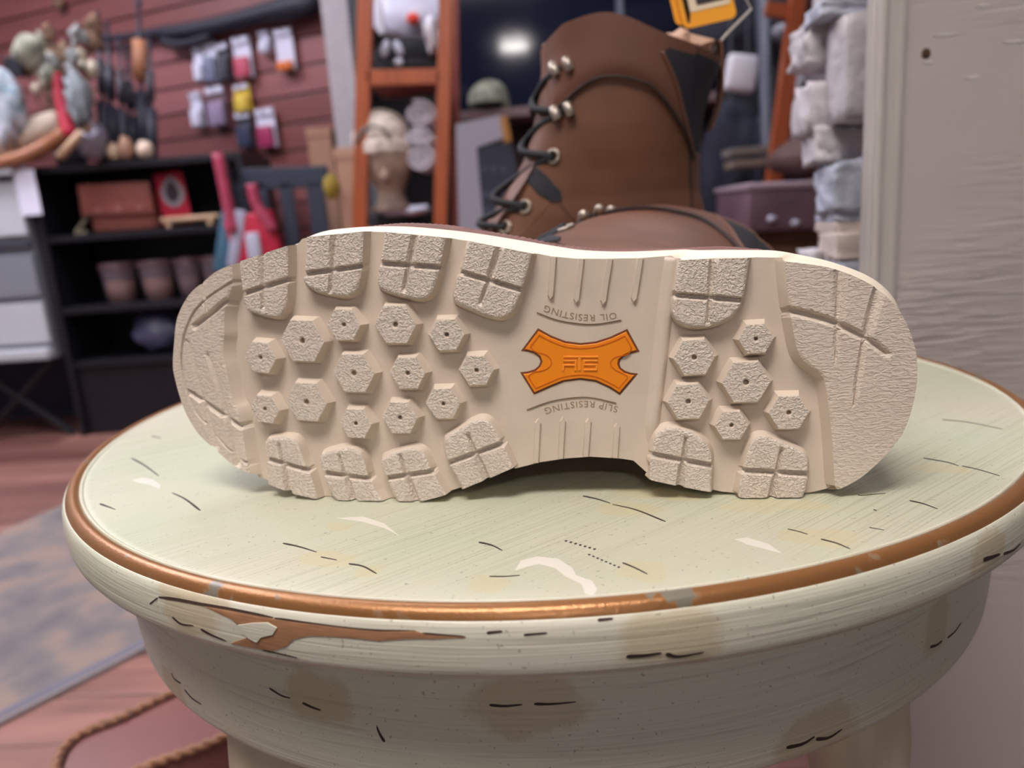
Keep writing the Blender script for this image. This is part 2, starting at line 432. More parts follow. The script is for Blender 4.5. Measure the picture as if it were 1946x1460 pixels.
# ================================================================== painted round table
mt = bpy.data.materials.new('distressed cream paint'); mt.use_nodes = True
def paint_material(m, base, green, striation):
    nt = m.node_tree; b = nt.nodes['Principled BSDF']; L = nt.links.new
    b.inputs['Roughness'].default_value = 0.42
    tc = nt.nodes.new('ShaderNodeTexCoord')
    def noise(scale, mapping=None, rot=None, detail=3.0, dist=0.0):
        n = nt.nodes.new('ShaderNodeTexNoise'); n.inputs['Scale'].default_value = scale; n.inputs['Detail'].default_value = detail; n.inputs['Distortion'].default_value = dist
        mp = nt.nodes.new('ShaderNodeMapping'); mp.vector_type = 'POINT'
        if rot is not None:
            mp0 = nt.nodes.new('ShaderNodeMapping'); mp0.inputs['Rotation'].default_value = rot
            L(tc.outputs['Object'], mp0.inputs[0]); L(mp0.outputs[0], mp.inputs[0])
        else: L(tc.outputs['Object'], mp.inputs[0])
        if mapping: mp.inputs['Scale'].default_value = mapping
        L(mp.outputs[0], n.inputs['Vector']); return n.outputs['Fac']
    def rng_(v, a, b2, c=0.0, d=1.0):
        r = nt.nodes.new('ShaderNodeMapRange'); r.inputs['From Min'].default_value = a; r.inputs['From Max'].default_value = b2
        r.inputs['To Min'].default_value = c; r.inputs['To Max'].default_value = d; L(v, r.inputs['Value']); return r.outputs[0]
    def mix(f, a, b2):
        x = nt.nodes.new('ShaderNodeMix'); x.data_type = 'RGBA'; L(f, x.inputs[0])
        for i, q in ((6, a), (7, b2)):
            if isinstance(q, tuple): x.inputs[i].default_value = q
            else: L(q, x.inputs[i])
        return x.outputs[2]
    c = mix(rng_(noise(9, detail=4), 0.35, 0.65), base, green)
    if striation == 'top':
        st = noise(1.0, (12, 1150, 1), (0, 0, -math.radians(38)), 2.0, 0.25)
        area = rng_(noise(8.0, detail=1), 0.36, 0.56)
        mu = nt.nodes.new('ShaderNodeMath'); mu.operation = 'MULTIPLY'
        L(rng_(st, 0.50, 0.64), mu.inputs[0]); L(area, mu.inputs[1])
        mu2 = nt.nodes.new('ShaderNodeMath'); mu2.operation = 'MULTIPLY'; L(mu.outputs[0], mu2.inputs[0]); mu2.inputs[1].default_value = 0.45
        c = mix(mu2.outputs[0], c, rgb(150, 148, 118))
        hgt = st
    else:
        st = noise(1.0, (12, 12, 420), None, 4.0, 0.8)
        mu2 = nt.nodes.new('ShaderNodeMath'); mu2.operation = 'MULTIPLY'; L(rng_(st, 0.56, 0.72), mu2.inputs[0]); mu2.inputs[1].default_value = 0.4
        c = mix(mu2.outputs[0], c, rgb(150, 146, 128))
        hgt = st
    # small specks
    sp = rng_(noise(620, detail=1), 0.70, 0.76)
    mu3 = nt.nodes.new('ShaderNodeMath'); mu3.operation = 'MULTIPLY'; L(sp, mu3.inputs[0]); mu3.inputs[1].default_value = 0.55
    c = mix(mu3.outputs[0], c, rgb(110, 104, 86))
    # stains stored on the mesh, edges broken up by noise
    at = nt.nodes.new('ShaderNodeAttribute'); at.attribute_name = 'stain'
    ad = nt.nodes.new('ShaderNodeMath'); ad.operation = 'ADD'; L(at.outputs['Fac'], ad.inputs[0]); L(rng_(noise(90, detail=3), 0.3, 0.7, -0.22, 0.22), ad.inputs[1])
    mu4 = nt.nodes.new('ShaderNodeMath'); mu4.operation = 'MULTIPLY'; L(rng_(ad.outputs[0], 0.35, 0.62), mu4.inputs[0]); mu4.inputs[1].default_value = 0.5 if striation == 'top' else 0.5
    c = mix(mu4.outputs[0], c, rgb(194, 181, 142) if striation == 'top' else rgb(182, 160, 118))
    L(c, b.inputs['Base Color'])
    bp = nt.nodes.new('ShaderNodeBump'); bp.inputs['Strength'].default_value = 0.35; bp.inputs['Distance'].default_value = 0.0006 if striation == 'top' else 0.0010
    L(hgt, bp.inputs['Height']); L(bp.outputs[0], b.inputs['Normal'])
paint_material(mt, rgb(194, 190, 170), rgb(185, 189, 166), 'top')
ms = bpy.data.materials.new('distressed rim paint'); ms.use_nodes = True
paint_material(ms, rgb(212, 206, 190), rgb(200, 201, 178), 'side')

table = thing('side_table', (0, 0, 0), 'round cream painted table with gold rim, worn and chipped, under the boots', 'table')
NSEG = 420
def lathe_part(name, prof, m, stains=(), n=NSEG):
    v, f = lathevf(prof, n)
    o = obj(name, v, f, m, table, smooth=True)
    at = o.data.attributes.new('stain', 'FLOAT', 'POINT')
    s = np.zeros(len(v))
    for (P, ru, rv) in stains:
        if name == 'table_top':
            ang = math.radians(-20); d = v[:, :2] - P[:2]
            u = d @ np.array([math.cos(ang), math.sin(ang)]); w = d @ np.array([-math.sin(ang), math.cos(ang)])
        else:
            a = np.arctan2(v[:, 1], v[:, 0]) - math.atan2(P[1], P[0]); a = (a + np.pi) % (2 * np.pi) - np.pi
            u = a * np.hypot(P[0], P[1]); w = v[:, 2] - P[2]
        s = np.maximum(s, np.clip(1.45 - (np.abs(u / ru) ** 2.6 + np.abs(w / rv) ** 2.6) ** (1 / 2.6), 0, 1))
    at.data.foreach_set('value', s.astype(np.float32))
    return o, v, f
rim_prof = [(0.2850, H - 0.0044), (0.2860, H - 0.0022), (0.2871, H - 0.0032), (0.2880, H - 0.0060), (0.2884, H - 0.0112), (0.2882, H - 0.0172), (0.2872, H - 0.0210), (0.2840, H - 0.0228), (0.27, H - 0.0234), (0.262, H - 0.0234)]
rim_prof = smooth_line(rim_prof, 54)
ap_prof = smooth_line([(0.2645, H - 0.0215), (0.2655, H - 0.040), (0.2655, H - 0.062), (0.2645, H - 0.080), (0.2630, H - 0.0885), (0.2575, H - 0.0905), (0.248, H - 0.0895), (0.247, H - 0.05)], 42)
t_rim = bvh(*lathevf(rim_prof, NSEG)); t_ap = bvh(*lathevf(ap_prof, NSEG))
def rimhit(x, y):
    h = hit(t_rim, x, y); return h
tops = [(FZ(px, py, H), a, b) for px, py, a, b in [(620, 1062, .013, .007), (700, 1085, .006, .005), (1190, 968, .013, .008), (1222, 1085, .008, .008), (1560, 1022, .014, .008), (1430, 968, .012, .004), (645, 1000, .006, .004), (1500, 960, .02, .005), (500, 880, .02, .01), (1790, 890, .012, .006), (1250, 940, .02, .006), (930, 1110, .008, .006)]]
top, tv, tf = lathe_part('table_top', [(1e-4, H)] + [(r_, H) for r_ in np.linspace(0.01, 0.2792, 60)] + [(0.2800, H - 0.0006), (0.2802, H - 0.02), (1e-4, H - 0.02)], mt, tops)
def st_on(tree, L): return [(hit(tree, px, py)[0], a, b) for px, py, a, b in L if hit(tree, px, py)]
rim, rv, rf = lathe_part('rim', rim_prof, ms, st_on(t_rim, [(360, 1175, .016, .007), (1280, 1215, .017, .010), (1880, 1050, .012, .008), (420, 1110, .02, .004)]))
apron, av, af = lathe_part('apron', ap_prof, ms, st_on(t_ap, [(600, 1330, .016, .012), (1000, 1345, .022, .012), (1560, 1400, .018, .012), (1780, 1190, .010, .012), (330, 1310, .012, .012)]))
# gold bead round the top
mg = bpy.data.materials.new('gold paint'); mg.use_nodes = True
nt = mg.node_tree; b = nt.nodes['Principled BSDF']; b.inputs['Metallic'].default_value = 0.75; b.inputs['Roughness'].default_value = 0.34
tc = nt.nodes.new('ShaderNodeTexCoord'); n1 = nt.nodes.new('ShaderNodeTexNoise'); n1.inputs['Scale'].default_value = 55; n1.inputs['Detail'].default_value = 4
mr = nt.nodes.new('ShaderNodeMapRange'); mr.inputs['From Min'].default_value = 0.64; mr.inputs['From Max'].default_value = 0.68
mx = nt.nodes.new('ShaderNodeMix'); mx.data_type = 'RGBA'; mx.inputs[6].default_value = rgb(152, 104, 62); mx.inputs[7].default_value = rgb(118, 112, 98)
n3 = nt.nodes.new('ShaderNodeTexNoise'); n3.inputs['Scale'].default_value = 700; bp = nt.nodes.new('ShaderNodeBump'); bp.inputs['Strength'].default_value = 0.3; bp.inputs['Distance'].default_value = 0.0005
inv = nt.nodes.new('ShaderNodeMath'); inv.operation = 'SUBTRACT'; inv.inputs[0].default_value = 0.45
nt.links.new(tc.outputs['Object'], n1.inputs['Vector']); nt.links.new(n1.outputs['Fac'], mr.inputs['Value']); nt.links.new(mr.outputs[0], mx.inputs[0]); nt.links.new(mx.outputs[2], b.inputs['Base Color'])
nt.links.new(tc.outputs['Object'], n3.inputs['Vector']); nt.links.new(n3.outputs['Fac'], bp.inputs['Height']); nt.links.new(bp.outputs[0], b.inputs['Normal'])
nt.links.new(mr.outputs[0], inv.inputs[1]); nt.links.new(inv.outputs[0], b.inputs['Metallic'])
lathe_part('gold_bead', smooth_line([(0.2793, H - 0.003), (0.2795, H - 0.0002), (0.2801, H + 0.0008), (0.2814, H + 0.0015), (0.2831, H + 0.0013), (0.2847, H + 0.0003), (0.2858, H - 0.0014), (0.2862, H - 0.0030), (0.2852, H - 0.0045)], 36), mg)
# thin cream fillet inside the bead
lathe_part('fillet', smooth_line([(0.2772, H - 0.0002), (0.2777, H + 0.0005), (0.2784, H + 0.0009), (0.2792, H + 0.0008), (0.2798, H - 0.002)], 16), ms)
# legs
m_leg = mat('cream leg paint', rgb(198, 184, 160), 0.5, noise=0.08, nscale=40, stretch=(3, 3, 0.5))
for ang in (-128, -52, 52, 128):
    a = math.radians(ang); p0 = np.array([0.222 * math.cos(a), 0.222 * math.sin(a), H - 0.03]); p1 = np.array([0.262 * math.cos(a), 0.262 * math.sin(a), 0.0])
    t_ = np.linspace(0, 1, 24); r_ = np.interp(t_, [0, .16, .2, .23, .27, .5, .8, .9, .93, 1], [.021, .024, .024, .020, .024, .024, .016, .015, .019, .016])
    MB().tube(p0 + t_[:, None] * (p1 - p0), r_, 20).build('leg', m_leg, table, smooth=True)

# hand-painted dashes, pale scuffs and bare-wood chips, laid on the painted surfaces
m_dash = mat('dark brown dash', rgb(54, 40, 36), 0.5)
m_scuff = mat('pale scuff', rgb(216, 211, 200), 0.3)
m_bare = mat('bare wood', rgb(156, 112, 80), 0.7, noise=0.2, nscale=60, stretch=(2, 2, 20))
m_crack = mat('dark crack', rgb(64, 44, 36), 0.8)
def surf_hit(kind, x, y):
    if kind == 'top': return FZ(x, y, H), np.array([0, 0, 1.0])
    h = hit(t_rim if kind == 'rim' else t_ap, x, y); return h
def stroke(kind, pts, w0, w1, m=m_dash, name='painted_dash'):
    """flat brush stroke along pixel points, half-widths in metres at both ends"""
    L = smooth_line(pts, 14); C = []; N = []
    for q in L:
        h = surf_hit(kind, *q)
        if h is None: return
        C.append(h[0]); N.append(h[1])
    C = np.array(C); N = np.array(N); T = np.gradient(C, axis=0); T /= np.linalg.norm(T, axis=1, keepdims=True)
    B = np.cross(N, T); k = len(C); s = np.linspace(0, 1, k)[:, None]
    w = (w0 + (w1 - w0) * s) * np.minimum(1, 0.45 + 6 * np.minimum(s, 1 - s * 0.9999))
    up = N * 0.00018
    V = np.vstack([C + B * w + up, C - B * w + up, C + B * w - N * 0.0003, C - B * w - N * 0.0003])
    F = [(i, i + 1, k + i + 1, k + i) for i in range(k - 1)] + [(i + 1, i, 2 * k + i, 2 * k + i + 1) for i in range(k - 1)] + [(k + i, k + i + 1, 3 * k + i + 1, 3 * k + i) for i in range(k - 1)]
    obj(name, V, F, m, {'top': top, 'rim': rim, 'apron': apron}[kind])
def patch(kind, poly, m, name, lift=0.00025, step=0.0012):
    """a thin sheet with a traced outline lying on a table surface"""
    P = np.array([surf_hit(kind, *q)[0] for q in poly if surf_hit(kind, *q) is not None])
    if len(P) < 3: return
    if kind == 'top': uv = P[:, :2]
    else:
        ang = np.arctan2(P[:, 1], P[:, 0]); a0 = ang.mean(); uv = np.stack([(ang - a0) * 0.288, P[:, 2]], 1)
    gx = np.arange(uv[:, 0].min(), uv[:, 0].max(), step); gy = np.arange(uv[:, 1].min(), uv[:, 1].max(), step)
    gg = np.stack(np.meshgrid(gx, gy), -1).reshape(-1, 2)
    gg = gg[inside(gg, uv) & (poly_dist(gg, uv) > step * 0.3)] if len(gg) else gg
    v2, f2 = cdt(uv, gg)
    if kind == 'top': V = np.column_stack([v2, np.full(len(v2), H + lift)])
    else:
        prof = rim_prof if kind == 'rim' else ap_prof
        sel = prof[:len(prof) * 3 // 4] if kind == 'rim' else prof[:24]
        o = np.argsort(sel[:, 1]); r_ = np.interp(v2[:, 1], sel[o, 1], sel[o, 0]) + lift; a = a0 + v2[:, 0] / 0.288
        V = np.stack([r_ * np.cos(a), r_ * np.sin(a), v2[:, 1]], 1)
    # give it thickness
    k = len(V)
    nrm = np.tile([0, 0, 1.0], (k, 1)) if kind == 'top' else np.column_stack([V[:, 0] / np.hypot(V[:, 0], V[:, 1]), V[:, 1] / np.hypot(V[:, 0], V[:, 1]), np.zeros(k)])
    V2 = np.vstack([V, V - nrm * (lift + 0.0003)])
    cnt = {}
    for t in f2:
        for i in range(len(t)):
            e = (t[i], t[(i + 1) % len(t)]); cnt[e] = cnt.get(e, 0) + 1
    side = [(e[1], e[0], e[0] + k, e[1] + k) for e in cnt if (e[1], e[0]) not in cnt]
    obj(name, V2, list(f2) + side, m, {'top': top, 'rim': rim, 'apron': apron}[kind])
mm_ = 0.001
for pts, w0, w1 in [([(190, 958), (220, 969)], .7, .15), ([(250, 871), (275, 885), (302, 905)], .6, .3), ([(327, 937), (352, 949), (381, 971)], .3, .6), ([(538, 1033), (570, 1040), (602, 1050)], .55, .2),
                    ([(610, 1059), (640, 1065)], .3, .2), ([(663, 1072), (690, 1077), (716, 1091)], .45, .3), ([(910, 1031), (935, 1037), (955, 1047)], .6, .2), ([(930, 1096), (960, 1096), (988, 1094)], .35, .2),
                    ([(1108, 943), (1135, 949), (1160, 957)], .6, .25), ([(1164, 959), (1210, 970), (1265, 992)], .25, .5), ([(1183, 1070), (1205, 1079), (1231, 1092)], .35, .3),
                    ([(1497, 1006), (1515, 1010), (1535, 1016)], .3, .2), ([(1560, 1025), (1590, 1033), (1616, 1044)], .45, .25), ([(1755, 871), (1800, 879), (1822, 886)], .6, .2), ([(1828, 886), (1860, 893), (1900, 905)], .4, .25),
                    ([(1729, 952), (1755, 958), (1782, 968)], .6, .2), ([(1660, 969), (1666, 971)], .3, .3), ([(1791, 798), (1840, 803), (1905, 816)], .45, .3), ([(1630, 941), (1640, 942), (1683, 938)], .2, .2),
                    ([(288, 829), (306, 833)], .4, .2), ([(1652, 1003), (1680, 1008)], .25, .1)]:
    stroke('top', pts, w0 * 1.05 * mm_, w1 * 0.9 * mm_)
for k in range(7):
    stroke('top', [(1074 + k * 9, 1028 + k * 2.6), (1078 + k * 9, 1029.2 + k * 2.6)], .5 * mm_, .5 * mm_)
for k in range(8):
    stroke('top', [(1118 + k * 8, 1057 - 3 + k * 3.4), (1122 + k * 8, 1058.5 - 3 + k * 3.4)], .35 * mm_, .35 * mm_)
for kind, pts, w0, w1 in [('rim', [(328, 1173), (345, 1186), (368, 1189)], .5, .2), ('rim', [(382, 1196), (405, 1208), (430, 1218)], .6, .2), ('rim', [(1190, 1248), (1225, 1246), (1257, 1241)], .8, .4), ('rim', [(1265, 1243), (1290, 1248), (1338, 1239)], .8, .2),
                          ('rim', [(1868, 1064), (1885, 1059), (1900, 1053)], 1.0, .5), ('rim', [(1906, 1053), (1925, 1046), (1939, 1033)], .7, .3), ('apron', [(512, 1308), (535, 1322), (552, 1327)], .5, .2), ('apron', [(575, 1336), (595, 1345), (610, 1350)], .6, .3),
                          ('apron', [(930, 1340), (960, 1342), (993, 1339)], .6, .3), ('apron', [(1015, 1338), (1050, 1338), (1095, 1334)], .6, .2), ('apron', [(326, 1280), (332, 1291), (344, 1299)], .4, .5), ('apron', [(351, 1311), (365, 1327), (383, 1339)], .5, .3),
                          ('apron', [(1494, 1421), (1525, 1414), (1548, 1400)], .9, .4), ('apron', [(1550, 1405), (1575, 1402), (1600, 1386)], .9, .3), ('apron', [(1767, 1230), (1780, 1226), (1790, 1218)], .7, .4), ('apron', [(1800, 1213), (1815, 1200), (1826, 1184)], .5, .2)]:
    stroke(kind, pts, w0 * mm_, w1 * mm_)
stroke('apron', [(716, 1380), (722, 1395), (731, 1410)], .3 * mm_, .7 * mm_)
for poly in [[(250, 912), (270, 908), (290, 911), (305, 922), (303, 930), (285, 922), (262, 918)], [(640, 985), (690, 982), (730, 995), (758, 1018), (730, 1004), (690, 992)],
             [(978, 1085), (990, 1066), (1020, 1058), (1060, 1062), (1088, 1080), (1095, 1094), (1125, 1104), (1135, 1120), (1126, 1134), (1112, 1128), (1105, 1110), (1075, 1096), (1055, 1080), (1025, 1072), (1000, 1078)],
             [(1396, 1025), (1420, 1022), (1460, 1034), (1486, 1052), (1455, 1044), (1420, 1035)], [(1512, 1080), (1523, 1078), (1521, 1083)]]:
    patch('top', poly, m_scuff, 'pale_scuff', 0.00006, 0.002)
# bare wood showing through the chipped rim
patch('rim', [(392, 1153), (430, 1158), (470, 1163), (520, 1176), (545, 1180), (600, 1187), (650, 1193), (720, 1200), (790, 1199), (810, 1206), (885, 1211), (825, 1214), (790, 1213), (720, 1218), (690, 1214), (620, 1209), (590, 1208), (560, 1214), (545, 1228), (520, 1236), (498, 1234), (470, 1229), (440, 1222), (470, 1212), (462, 1196), (440, 1176)], m_bare, 'bare_wood', 0.0003)
patch('rim', [(455, 1187), (480, 1183), (510, 1182), (528, 1192), (520, 1205), (498, 1210), (490, 1220), (474, 1212), (462, 1200)], ms, 'paint_flake', 0.0007)
for pts, w in [([(302, 1135), (340, 1140), (380, 1148), (430, 1156), (470, 1164), (520, 1174)], .6), ([(522, 1175), (560, 1181), (610, 1188), (670, 1195), (730, 1199), (790, 1199)], .5), ([(800, 1205), (840, 1208), (885, 1211)], .6), ([(925, 1203), (955, 1200)], .5), ([(995, 1207), (1040, 1203)], .4), ([(1136, 1179), (1165, 1176)], .5), ([(285, 1148), (300, 1136)], .3), ([(500, 1236), (530, 1242), (565, 1250)], .3)]:
    stroke('rim', pts, w * mm_, w * mm_ * 0.7, m_crack, 'paint_crack')

# ================================================================== the pair of boots
m_sole = mat('cream rubber', rgb(208, 192, 175), 0.55, noise=0.05, nscale=60, bump=0.12, bscale=900, bdist=0.0003)
def pebble(name, scale, dist, stretch, c1, c2):
    m = bpy.data.materials.new(name); m.use_nodes = True; nt = m.node_tree; b = nt.nodes['Principled BSDF']; L = nt.links.new
    b.inputs['Roughness'].default_value = 0.5
    tc = nt.nodes.new('ShaderNodeTexCoord'); mp = nt.nodes.new('ShaderNodeMapping'); mp.inputs['Scale'].default_value = stretch
    n = nt.nodes.new('ShaderNodeTexNoise'); n.inputs['Scale'].default_value = scale; n.inputs['Detail'].default_value = 1.0; n.inputs['Distortion'].default_value = 0.7
    mr = nt.nodes.new('ShaderNodeMapRange'); mr.inputs['From Min'].default_value = 0.34; mr.inputs['From Max'].default_value = 0.66; mr.interpolation_type = 'SMOOTHSTEP'
    bp = nt.nodes.new('ShaderNodeBump'); bp.inputs['Strength'].default_value = 1.0; bp.inputs['Distance'].default_value = dist
    mx = nt.nodes.new('ShaderNodeMix'); mx.data_type = 'RGBA'; mx.inputs[6].default_value = c1; mx.inputs[7].default_value = c2
    L(tc.outputs['Object'], mp.inputs[0]); L(mp.outputs[0], n.inputs['Vector']); L(n.outputs['Fac'], mr.inputs['Value']); L(mr.outputs[0], bp.inputs['Height']); L(bp.outputs[0], b.inputs['Normal'])
    L(mr.outputs[0], mx.inputs[0]); L(mx.outputs[2], b.inputs['Base Color'])
    MATS[name] = m; return m
m_lug = pebble('pebbled rubber', 800, 0.00030, (1, 1, 1.25), rgb(208, 194, 180), rgb(222, 208, 194))
m_pad = pebble('wrinkled rubber', 640, 0.00016, (0.7, 1, 1.7), rgb(208, 193, 178), rgb(217, 203, 188))

KT, X0 = 1.0, -0.040              # toe spring
SA, SY, ST = -0.125, -0.1885, 0.05
def sole_pt(xz, w=0.0):
    xz = np.asarray(xz, float); x, z = xz[..., 0], xz[..., 1]
    tt = np.maximum(0, X0 - x)
    Y = SY + SA * x + KT * tt ** 2 + ST * (z - H)
    nx = SA - 2 * KT * tt; n = np.stack([nx, -np.ones_like(x), np.full_like(x, ST)], -1)
    n = n / np.linalg.norm(n, axis=-1, keepdims=True)
    return np.stack([x, Y, z], -1) + n * np.asarray(w)[..., None] if np.ndim(w) else np.stack([x, Y, z], -1) + n * w
def sole_inv(px, w=0.0):
    """sole coordinates whose point at height w above the sole is seen at the pixels px"""
    px = np.atleast_2d(np.asarray(px, float)); w = np.broadcast_to(np.asarray(w, float), (len(px),))
    xz = np.array([[G(a, b, SY)[0], G(a, b, SY)[2]] for a, b in px])
    for _ in range(8):
        p0 = proj(sole_pt(xz, w)); e = px - p0; d = 1e-5
        jx = (proj(sole_pt(xz + [d, 0], w)) - p0) / d; jz = (proj(sole_pt(xz + [0, d], w)) - p0) / d
        det = jx[:, 0] * jz[:, 1] - jz[:, 0] * jx[:, 1]
        xz = xz + np.stack([(e[:, 0] * jz[:, 1] - jz[:, 0] * e[:, 1]) / det, (jx[:, 0] * e[:, 1] - e[:, 0] * jx[:, 1]) / det], 1)
    return xz
HL = 0.0050
# outline of the tread face: pixel, height above the sole base
OUT = [(328.4, 690, 1), (330.5, 656, 1), (335, 611, 1), (347, 580, 1), (363, 556, 1), (385, 537, 1), (411, 516, 1), (440, 503, 1), (455, 497, 1), (505, 480, 1), (555, 464, 1), (574, 453.6, 0), (582, 450.5, 1), (635, 444, 1), (691, 440, 1), (699, 440, 0), (720, 441, 0),
       (731, 441, 1), (790, 446, 1), (850, 452, 1), (854, 452, 0), (876, 456, 0), (890, 458, 1), (950, 470, 1), (1011, 482, 1), (1014, 480.5, 0), (1047, 487, 0), (1092, 491.5, 0), (1145, 492, 0), (1215, 490.6, 0), (1276, 486, 0), (1290.6, 494.7, 1), (1357, 491, 1), (1425, 490, 1),
       (1439, 489, 0), (1489, 490, 0), (1492, 497, 1), (1511, 499, 1), (1550, 504, 1), (1583, 510.5, 1), (1614, 521, 1), (1660, 543.6, 1), (1686, 564, 1), (1712, 595, 1), (1729, 630, 1), (1739.6, 664.5, 1), (1743, 690, 1), (1742.4, 729.6, 1), (1732, 781.4, 1), (1715, 824.6, 1), (1689, 859, 1),
       (1660, 888, 1), (1631.7, 911, 1), (1594, 931, 1), (1586, 932.5, 1), (1574, 928, 0), (1542, 936, 0), (1534, 944, 1), (1525, 950, 1), (1466, 950, 1), (1407, 950, 1), (1401, 943, 1), (1398.6, 937, 0), (1367, 934, 0), (1355, 937, 1), (1292, 925, 1), (1234.5, 912, 1), (1229, 885, 1), (1222, 878.5, 0), (1179.7, 871.7, 0), (1122, 868, 0), (1073, 871.7, 0), (1026, 878.7, 0), (978, 891, 0),
       (975.5, 889.4, 1), (933.4, 908, 1), (877, 931, 1), (863.5, 930.5, 0), (850, 934.6, 0), (847, 941, 1), (802, 954, 1), (756, 962, 1), (744, 953, 0), (732, 953, 0), (728, 961, 1), (660, 959, 1), (639, 957, 1), (624.5, 945, 0), (610, 944, 0), (602, 949, 1), (556.7, 938.7, 1), (509.4, 920, 1),
       (507, 912, 0), (491, 906, 0), (474.4, 901.7, 1), (443.6, 885, 1), (408.7, 854.4, 1), (378, 825.7, 1), (355, 788.7, 1), (341, 751.7, 1), (330.6, 712, 1)]
OUT = np.array(OUT, float)
# round the toe and the heel: finer points along their outer edge
ih0 = int(np.argmin(np.abs(OUT[:, :2] - [1492, 497]).sum(1))); ih1 = int(np.argmin(np.abs(OUT[:, :2] - [1594, 931]).sum(1)))
it0 = int(np.argmin(np.abs(OUT[:, :2] - [474.4, 901.7]).sum(1))); it1 = int(np.argmin(np.abs(OUT[:, :2] - [440, 503]).sum(1)))
HEEL_EDGE = smooth_line(OUT[ih0:ih1 + 1, :2], 150); TOE_EDGE = smooth_line(np.vstack([OUT[it0:, :2], OUT[:it1 + 1, :2]]), 150)
one = lambda P: np.column_stack([P, np.ones(len(P))])
OUT = np.vstack([one(TOE_EDGE), OUT[it1 + 1:ih0], one(HEEL_EDGE), OUT[ih1 + 1:it0]])
OXZ = sole_inv(OUT[:, :2], OUT[:, 2] * HL)
OXZ[:, 1] = np.maximum(OXZ[:, 1], H + 0.0004)
CEN = np.array([0.0, 0.5 * (OXZ[:, 1].min() + OXZ[:, 1].max())])
def radial(poly, n=720):
    """resample a star-shaped outline at equal angles"""
    a = np.linspace(-np.pi, np.pi, n, endpoint=False); d = np.stack([np.cos(a), np.sin(a)], 1); out = np.zeros((n, 2)); best = np.zeros(n)
    for i in range(len(poly)):
        p, q = poly[i] - CEN, poly[(i + 1) % len(poly)] - CEN; e = q - p
        den = d[:, 0] * e[1] - d[:, 1] * e[0]
        with np.errstate(divide='ignore', invalid='ignore'):
            t = (p[0] * e[1] - p[1] * e[0]) / den; s = (p[0] * d[:, 1] - p[1] * d[:, 0]) / den
        ok = (t > 0) & (s >= -1e-9) & (s <= 1 + 1e-9) & np.isfinite(t)
        best = np.where(ok, np.maximum(best, t), best)
    return CEN + d * best[:, None]
O_R = radial(OXZ)
MID = np.array([(326, 690), (325.4, 656), (328.5, 611), (341, 578), (357, 553), (380, 533), (406.6, 512), (441.5, 499), (500, 476), (573, 450), (618, 438.5), (660, 434.5), (709, 431), (783, 431.6), (865.5, 438.8), (927, 447), (989, 457), (1058.8, 468.6), (1109.8, 475.7), (1179.7, 478.3), (1249.5, 476.6), (1310, 473),
                (1372.7, 470), (1430, 473), (1487.8, 477.4), (1545, 489), (1603, 506), (1646, 523.5), (1683.5, 549), (1712, 581), (1729.5, 612.7), (1741, 653), (1743, 690)], float)
mxz = sole_inv(MID, -0.012)
low_ = CEN + (O_R - CEN) * 0.6
M_T = radial(np.vstack([smooth_line(mxz, 200), low_[(O_R[:, 1] < CEN[1] - 0.004)][::6]]) if False else np.vstack([smooth_line(mxz, 200), [[CEN[0], CEN[1] - 0.002]]]))
ro = np.linalg.norm(O_R - CEN, axis=1); rmid = np.linalg.norm(M_T - CEN, axis=1)
dl = np.clip(rmid - ro, 0.0, 0.0062)
fade = np.clip((O_R[:, 1] - CEN[1] + 0.004) / 0.030, 0, 1) * np.clip((O_R[:, 0] + 0.128) / 0.05, 0, 1)
fade = fade * fade * (3 - 2 * fade)
dl = dl * fade + (1 - fade) * np.where(O_R[:, 1] > H + 0.03, 0.0008, -0.0006)
for _ in range(6): dl = (np.roll(dl, 1) + dl + np.roll(dl, -1)) / 3
rs = ro.copy()
for _ in range(10): rs = (np.roll(rs, 1) + rs + np.roll(rs, -1)) / 3
M_R = CEN + (O_R - CEN) / ro[:, None] * (np.where(fade > 0.5, rs, np.minimum(rs, ro)) + dl)[:, None]
WELT = np.array([(660, 437), (732, 427.5), (773, 424.4), (814, 425.4), (865.5, 429.5), (927, 440), (989, 450), (1060, 464.5), (1101, 468.7), (1162, 473), (1232, 474), (1302, 471), (1372, 468.5), (1450, 474)], float)
wxz = sole_inv(smooth_line(WELT, 60), -0.0165)
W_R = M_R.copy()
dm = np.linalg.norm(M_R - CEN, axis=1); am = np.arctan2(M_R[:, 1] - CEN[1], M_R[:, 0] - CEN[0])
wa = np.arctan2(wxz[:, 1] - CEN[1], wxz[:, 0] - CEN[0]); wd = np.linalg.norm(wxz - CEN, axis=1); o_ = np.argsort(wa)
wr = np.interp(am, wa[o_], wd[o_], left=0, right=0)
wr = np.maximum(wr, dm * 0.996)
arc = np.cumsum(np.r_[0, np.linalg.norm(np.diff(M_R, axis=0), axis=1)])
dirs = (M_R - CEN) / dm[:, None]

boot1 = thing('work_boot', (0, SY + 0.12, H), 'brown leather work boot lying on its side, cream lugged sole facing out', 'boot', 'pair of brown work boots')
